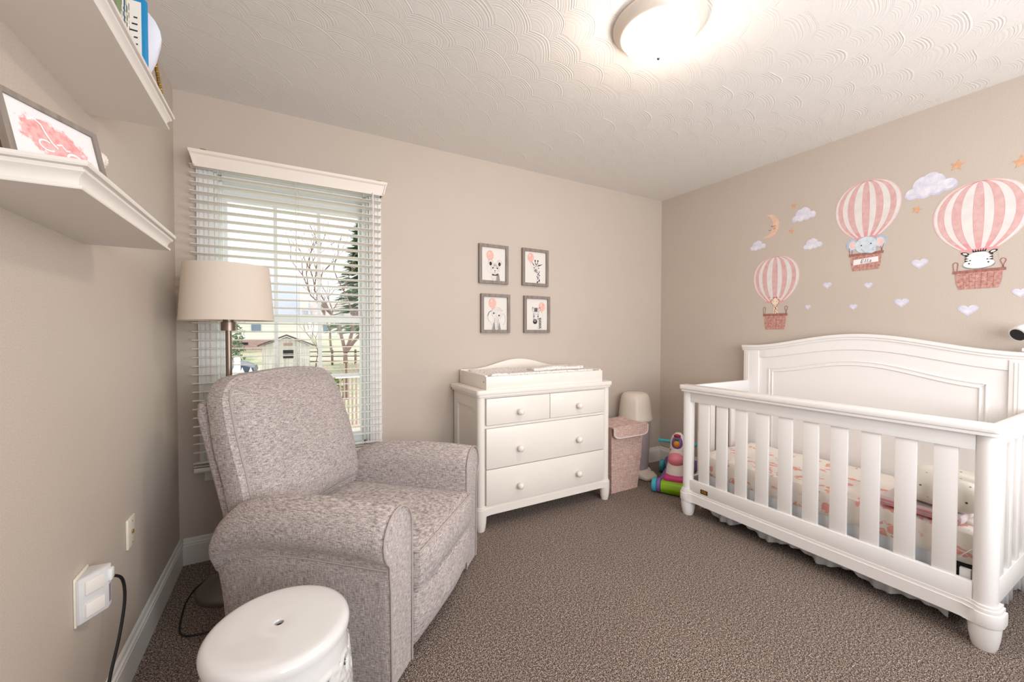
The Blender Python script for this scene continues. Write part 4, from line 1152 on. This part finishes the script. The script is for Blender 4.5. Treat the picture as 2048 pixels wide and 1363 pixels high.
# ------------------------------------------------------------------ ride-on zebra toy (local x = forward)
ty = thing('ride_on_toy', 'colourful plastic ride-on zebra with turquoise handlebar next to the crib', 'toy', (3.17, -.53, 0), math.atan2(-.485, -.874))
K = lambda nm, c, r=.3: mat('toy_'+nm, C(*c), r)
K_w, K_pu, K_tq, K_pk, K_mg, K_gr, K_or, K_rd = K('white', (236, 230, 224)), K('purple', (132, 92, 168)), K('turquoise', (70, 180, 200)), K('pink', (236, 140, 160)), K('magenta', (206, 62, 130)), K('green', (140, 190, 30)), K('orange', (226, 150, 30)), K('red', (170, 30, 50))
MB().soft(-.30, .13, -.065, .065, .10, .20, .04, (10, 6, 6), lambda p, a, b, c: Vector((p.x, p.y*(1-.2*a), p.z+.04*a*a))).obj('body', K_w, ty)
MB().soft(-.26, -.04, -.07, .07, .185, .235, .02, (8, 6, 3), lambda p, a, b, c: Vector((p.x, p.y, p.z+.02*a*a))).obj('seat', K_pu, ty)
mb = MB(); mb.loft([[(cx+rx*cos(2*PI*k/20), ry*sin(2*PI*k/20), cz) for k in range(20)] for cx, cz, rx, ry in ((.10, .12, .07, .075), (.09, .18, .06, .068), (.05, .25, .05, .06), (.03, .31, .05, .058), (.02, .36, .048, .055), (.01, .40, .04, .045), (.0, .425, .02, .02))])
mb.obj('neck', K_w, ty)
MB().sphere((.085, 0, .235), .062, 1.05, 1, .85).obj('muzzle', K_pk, ty)
fc = MB().sphere((.045, 0, .345), .050, .75, .85, 1.35).obj('face_plate', K_pu, ty)
MB().sphere((.072, 0, .352), .024, .8, 1, 1.05).obj('light_button', K_or, fc)
MB().sphere((.066, 0, .385), .018, .8, 1.1, .6).obj('green_button', mat('toy_dark_green', C(50, 120, 60), .3), fc)
MB().sphere((.050, 0, .410), .024, .8, 1.1, .6).obj('red_cap', K_rd, fc)
for s_ in (-1, 1): MB().sphere((.062, s_*.046, .30), .007, .6, .6, 1).obj('eye', M_black, ty)
mb = MB()
for s_ in (-1, 1): mb.tube([(.015, s_*.05, .352), (.015, s_*.075, .352), (.015, s_*.078, .352), (.015, s_*.135, .352), (.015, s_*.137, .352), (.015, s_*.145, .352)], [.013, .013, .012, .012, .017, .016], 14)
mb.obj('handlebar', K_tq, ty)
MB().soft(.08, .20, -.075, .075, .085, .135, .022, (6, 8, 4)).obj('front_bumper', K_mg, ty)
MB().sphere((.125, 0, .165), .02, .7, 1.2, .5).obj('badge', mat('toy_blue', C(60, 90, 130), .3), ty)
mb = MB(); mb.tube([(.19, -.085, .052), (.19, .085, .052)], .048, 24)
for v in mb.bm.verts: v.co += Vector((noise.noise(v.co*90), 0, noise.noise(v.co*90+Vector((3, 3, 3)))))*.006
o = mb.obj('roller', K_gr, ty)
for s_ in (-1, 1):
    mb = MB(); mb.tube([(-.30, s_*.13, .06), (-.22, s_*.11, .13), (-.08, s_*.08, .11), (.06, s_*.08, .09), (.19, s_*.095, .058)], [.03, .034, .026, .03, .03], 12); mb.obj('side_frame', K_pu, ty)
    MB().tube([(.19, s_*.088, .054), (.19, s_*.112, .054)], .052, 24).obj('fork', K_pu, ty)
    for x, q_ in ((.19, 0), (-.30, .045)):
        mb = MB(); mb.tube([(x, s_*(q_+.100), .052), (x, s_*(.116+q_), .052), (x, s_*(.120+q_), .052), (x, s_*(.148+q_), .052), (x, s_*(.152+q_), .052)], [.02, .044, .052, .052, .044], 28); mb.obj('wheel', K_tq, ty)

# ------------------------------------------------------------------ crib
CX0, CX1, CY0, CY1 = 2.795, 3.545, -.85, -2.225
cb = thing('crib', 'white slatted baby crib with arched headboard against the decal wall', 'crib', (3.17, -1.5375, 0))
cx_, cy_ = 3.17, -1.5375
def cbx(mb, x0, x1, y0, y1, z0, z1, bv=0): return mb.box(x0-cx_, x1-cx_, y0-cy_, y1-cy_, z0, z1, bv)
PYL, PYR = -.880, -2.192     # front post centres
PX = 2.83
for y in (PYL, PYR): MB().lathe([(.034, .175), (.034, .822)], (PX-cx_, y-cy_, 0), 28).obj('front_post', M_crib, cb)
# top rail cap with rounded corners, moulded underside
def rail_outline(o):
    r = .025; x0 = 2.773-o; x1 = 2.86+o; ya, yb = -.836+o, -2.238-o
    P = [(x1, ya), (x1, yb)]
    P += [(x0+r-r*sin(R_(a)), yb+r-r*cos(R_(a))) for a in (0, 22, 45, 67, 90)]
    P += [(x0+r-r*cos(R_(a)), ya-r+r*sin(R_(a))) for a in (0, 22, 45, 67, 90)]
    return [(a-cx_, b-cy_) for a, b in P]
mb = MB(); mb.prism(rail_outline(0), .836, .864, 'z', .006); mb.prism(rail_outline(-.006), .822, .836, 'z', .002)
mb.obj('top_rail', M_crib, cb, True, 30)
mb = MB(); cbx(mb, 2.806, 2.832, PYR+.03, PYL-.03, .757, .822, .002); mb.obj('upper_rail', M_crib, cb)
mb = MB(); cbx(mb, 2.806, 2.832, PYR+.03, PYL-.03, .165, .243, .003); lr = mb.obj('lower_rail', M_crib, cb)
mb = MB(); cbx(mb, 2.8045, 2.8062, -1.038, -.988, .178, .205, .0005); lab = mb.obj('maker_plate', mat('dark_bronze_plate', C(70, 52, 28), .4, .5), lr)
mb = MB(); cbx(mb, 2.8038, 2.8046, -1.030, -.996, .184, .200); mb.obj('plate_inlay', mat('gold_inlay', C(170, 126, 60), .4, .6), lab, False)
ys = [-.9995-.1201*k for k in range(10)]
s0 = None
for y in ys:
    if s0 is None:
        s0 = MB().box(-.008, .008, -.0345, .0345, .235, .765, .002).obj('slat', M_crib, cb); o = s0
    else: o = s0.copy(); COL.objects.link(o); o.parent = cb
    o.location = (2.822-cx_, y-cy_, 0)
# base moulding front: bosses round the posts
def crib_base(rad, rail, z0, z1, bv=0):
    pts = base_mould(-PYL, -PYR, 0, .05, 0, 0, 0, rad, rail)   # u = -y , v = x offset (negative towards room)
    return MBP(pts, z0, z1)
def MBP(pts, z0, z1, mb=None, bv=.002):
    mb.prism([(PX+b-cx_, -a-cy_) for a, b in pts], z0, z1, 'z', bv)
mb = MB()
MBP(base_mould(-PYL, -PYR, 0, .045, 0, 0, 0, .050, .030), .098, .150, mb, .004)
MBP(base_mould(-PYL, -PYR, 0, .045, 0, 0, 0, .044, .026), .150, .165, mb, .002)
MBP(base_mould(-PYL, -PYR, 0, .045, 0, 0, 0, .039, .023), .165, .176, mb, .002)
mb.obj('base_moulding', M_crib, cb, True, 30)
for x in (PX, 3.515):
    for y in (PYL, PYR):
        MB().lathe([(.030, 0), (.036, .015), (.042, .05), (.045, .088), (.045, .098)], (x-cx_, y-cy_, 0), 28).obj('foot', M_crib, cb)
# end panels
for y in (-.872, -2.20):
    ep = MB(); cbx(ep, 2.85, 3.50, y-.011, y+.011, .775, .858, .002); cbx(ep, 2.85, 3.50, y-.011, y+.011, .150, .245, .002)
    cbx(ep, 2.85, 2.885, y-.011, y+.011, .10, .858, .002)
    e_ = ep.obj('end_panel', M_crib, cb)
    for k in range(5):
        mb = MB(); x = 2.94+k*.118; cbx(mb, x, x+.05, y-.008, y+.008, .24, .78, .002); mb.obj('slat', M_crib, e_)
# headboard
def hb_z(y, z0, amp, half=.665):
    u = min(1, abs(y+1.5375)/half); return z0+amp*(.5*(1+cos(PI*u)))
hb = MB(); Y0, Y1 = -.845, -2.23
def arch(z0, amp, ya, yb, n=40, half=.665): return [(ya+(yb-ya)*k/n, hb_z(ya+(yb-ya)*k/n, z0, amp, half)) for k in range(n+1)]
top = arch(1.078, .085, Y0, Y1)
pts = [(Y1, .1), (Y0, .1)]+top
hb.prism([(a-cy_, b) for a, b in pts], 3.505-cx_, 3.53-cx_, 'x')
hbo = hb.obj('headboard', M_crib, cb, True, 30)
cap = MB()
A = arch(1.078, .085, Y0+.012, Y1-.012)
for o_, z0, z1 in ((.018, .022, .040), (.012, .008, .022), (.006, -.002, .008)):
    pts = [(a, b+z0) for a, b in A]+[(a, b+z1) for a, b in reversed(A)]
    cap.prism([(a-cy_, b) for a, b in pts], 3.503-o_-cx_, 3.532+.5*o_-cx_, 'x', .002)
cap.obj('crest_cap', M_crib, hbo, True, 30)
# stiles and raised frame
for ya, yb in ((Y0-.002, -.955), (-2.12, Y1+.002)):
    fr_ = MB()
    pts = [(ya, .1), (yb, .1), (yb, hb_z(yb, 1.076, .085)), (ya, hb_z(ya, 1.076, .085))]
    fr_.prism([(a-cy_, b) for a, b in pts], 3.492-cx_, 3.506-cx_, 'x', .0015)
    for q in (.2, .32): 
        yy = ya+(yb-ya)*q; fr_.box(3.489-cx_, 3.493-cx_, yy-.004-cy_, yy+.004-cy_, .1, 1.07)
    fr_.obj('stile', M_crib, hbo, True, 30)
fr2 = MB()
for ya, yb, z0, amp, x0, w in ((-.955, -2.12, 1.028, .080, 3.498, .05),):
    T = arch(1.076, .085, ya, yb); B = arch(z0, amp, ya, yb)
    pts = T+list(reversed(B)); fr2.prism([(a-cy_, b) for a, b in pts], x0-cx_, 3.506-cx_, 'x', .0015)
# moulding frame round the centre panel
ya, yb = -1.025, -2.05
for ins, rr_, xx in ((0, .0055, 3.503), (.022, .0045, 3.503)):
    A = arch(.958-ins, .079, ya-ins, yb+ins, half=.54)
    path = [(xx-cx_, ya-ins-cy_, .25), (xx-cx_, ya-ins-cy_, A[0][1]-.012)]+[(xx-cx_, a-cy_, b) for a, b in A]+[(xx-cx_, yb+ins-cy_, A[-1][1]-.012), (xx-cx_, yb+ins-cy_, .25)]
    fr2.tube(path, rr_, 10)
T_ = arch(.955, .079, ya-.003, yb+.003, half=.54); B_ = arch(.939, .079, ya-.019, yb+.019, half=.54)
for k in range(40):
    fr2.bm.faces.new([fr2.bm.verts.new((3.5015-cx_, a-cy_, b)) for a, b in (T_[k], T_[k+1], B_[k+1], B_[k])])
fr2.obj('panel_moulding', M_crib, hbo, True, 30)
for z in (.62, .35): MB().lathe([(0, 0), (.005, 0), (.005, .001), (0, .001)], seg=10, cap=False).obj('bolt', M_black, hbo).location = (0, 0, 0)
for o in [c for c in kids(hbo) if c.name.startswith('bolt')]:
    o.rotation_euler = (0, R_(-90), 0); o.location = (3.4915-cx_, -.92-cy_, .62 if o.name == 'bolt' else .35)
# metal mattress support with brackets
mb = MB(); cbx(mb, 2.90, 3.48, -2.15, -.92, .262, .272); mb.obj('mattress_support', mat('dark_springs', C(50, 48, 48), .6), cb, False)
mb = MB(); cbx(mb, 2.842, 2.858, -2.15, -2.12, .20, .272); mb.tube([(2.85-cx_, -2.155-cy_, .36), (2.85-cx_, -2.08-cy_, .265)], .007, 6, rz=.002); mb.obj('support_bracket', M_whitepl, cb)

# mattress in a fox print sheet
ms = mat('fox_print_sheet', C(244, 238, 230), .85, spec=.15); n = N(ms)
v = n.coord((1, 1, 1)); nzc = n.new('ShaderNodeTexNoise'); nzc.inputs['Scale'].default_value = 22; n.link(v, nzc.inputs['Vector'])
mxv = n.new('ShaderNodeMix', data_type='VECTOR'); mxv.inputs[0].default_value = .05; n.link(v, mxv.inputs[4]); n.link(nzc.outputs['Color'], mxv.inputs[5])
mpv = n.new('ShaderNodeMapping'); mpv.inputs['Scale'].default_value = (1.0, 1.0, 1.9); n.link(mxv.outputs[1], mpv.inputs[0])
vo = n.new('ShaderNodeTexVoronoi'); vo.inputs['Scale'].default_value = 8.5; vo.inputs['Randomness'].default_value = .75; n.link(mpv.outputs[0], vo.inputs['Vector'])
vo2 = n.new('ShaderNodeTexVoronoi'); vo2.inputs['Scale'].default_value = 22; n.link(mpv.outputs[0], vo2.inputs['Vector'])
fA = n.ramp(vo.outputs['Distance'], [(.36, (1, 1, 1, 1)), (.42, (0, 0, 0, 1))]); fB = n.ramp(vo2.outputs['Distance'], [(.46, (1, 1, 1, 1)), (.54, (0, 0, 0, 1))])
fx = n.math('MULTIPLY', fA, fB); g = n.noise(v, 14, 2)
n.base(n.mix(n.math('MULTIPLY', fx, .9), C(245, 238, 230), n.ramp(g, [(.4, C(240, 168, 140)), (.6, C(238, 160, 160))])))
def mfn(p, a, b, c):
    if c > 0: p.z += .006*noise.noise(p*7)
    return p
o = MB().soft(-.305, .30, -.63, .63, 0, .135, (.022, .03, .022), (20, 36, 6), mfn).obj('mattress', ms); o.location = (3.175, -1.5375, .275); tag(o, 'crib mattress in a cream sheet printed with pink foxes', 'mattress')
# folded blankets and pillow
bk_ = MB().soft(-.13, .14, -.13, .14, 0, .045, .018, (8, 8, 3), mfn).obj('folded_blanket', mat('blush_blanket', C(240, 226, 226), .9)); bk_.location = (3.02, -1.985, .418); tag(bk_, 'folded white and pink blanket under the pillow in the crib', 'blanket')
mb = MB()
for z in (.006, .024): mb.tube([(-.132, -.12, z), (-.134, 0, z+.002), (-.130, .13, z), (-.06, .143, z)], .004, 6)
mb.obj('pink_hem', mat('pink_hem', C(232, 150, 160), .8), bk_)
mp2 = mat('inky_pillow', C(240, 234, 224), .9); n = N(mp2); v = n.coord((1, 1, 1.0))
vo = n.new('ShaderNodeTexVoronoi'); vo.inputs['Scale'].default_value = 24; n.link(v, vo.inputs['Vector']); nn_ = n.noise(v, 60, 2)
e = n.math('ADD', vo.outputs['Distance'], n.math('MULTIPLY', nn_, .25)); n.base(n.ramp(e, [(.20, C(60, 56, 54)), (.27, C(240, 234, 224))]))
o = MB().soft(-.16, .17, -.14, .13, 0, .125, (.06, .06, .055), (12, 12, 8), lambda p, a, b, c: fold(p, .010, 8)).obj('pillow', mp2); o.location = (3.03, -2.03, .468); tag(o, 'cream pillow with small black marks at the right end of the crib', 'pillow')
# skirt hanging below the mattress
sk_ = MB(); rings = []
NS = 150
for j, (z, off) in enumerate(((.290, 0), (.18, .004), (.10, .006), (.030, -.002))):
    row = []
    for i in range(NS+1):
        y = -.93-1.155*i/NS; w_ = .012*math.sin(i*.83)+.010*math.sin(i*.37+2)
        zz = z if j < 3 else .040+.016*math.sin(i*.19)+.022*noise.noise(Vector((i*.09, 0, 0)))
        row.append((2.877+off+w_*.27*j, y, zz))
    rings.append(row)
sk_.loft(rings, False, False)
o = sk_.obj('crib_skirt', mat('sheer_grey_fabric', C(214, 218, 222), .8, spec=.2)); tag(o, 'sheer white gathered crib skirt hanging under the mattress', 'crib skirt')
o.modifiers.new('thick', 'SOLIDIFY').thickness = .0015
e2 = MB(); rings = []
for j, z in enumerate((.26, .15, .04)):
    rings.append([(2.90+.58*i/60, -2.175+.0+(.010*math.sin(i*.9))*(.4+.3*j), z+(.015*math.sin(i*.3) if j == 2 else 0)) for i in range(61)])
e2.loft(rings, False, False); o2 = e2.obj('end_drop', o.data.materials[0], o); o2.modifiers.new('thick', 'SOLIDIFY').thickness = .0015
# baby monitor on the headboard
bm_ = thing('baby_monitor', 'white camera monitor with black lens clamped on the crib headboard', 'baby monitor', (3.515, -2.185, 1.121))
MB().soft(-.02, .02, -.03, .03, 0, .02, .006, (3, 3, 3)).obj('clamp', M_whitepl, bm_)
MB().tube(smooth_path([(0, -.01, .015), (0, -.03, .05), (-.02, -.02, .085)]), .008, 10).obj('stem', M_whitepl, bm_)
hd = MB().lathe([(0, -.045), (.028, -.042), (.035, -.03), (.037, .0), (.036, .018), (.030, .020), (0, .020)], seg=36, cap=False).obj('camera_head', M_whitepl, bm_)
hd.location = (-.02, .030, .088); hd.rotation_euler = Vector((-.75, .45, -.42)).to_track_quat('Z', 'Y').to_euler()
MB().lathe([(0, .0225), (.028, .0215), (.029, .0195), (0, .0195)], seg=36, cap=False).obj('lens', M_black, hd)
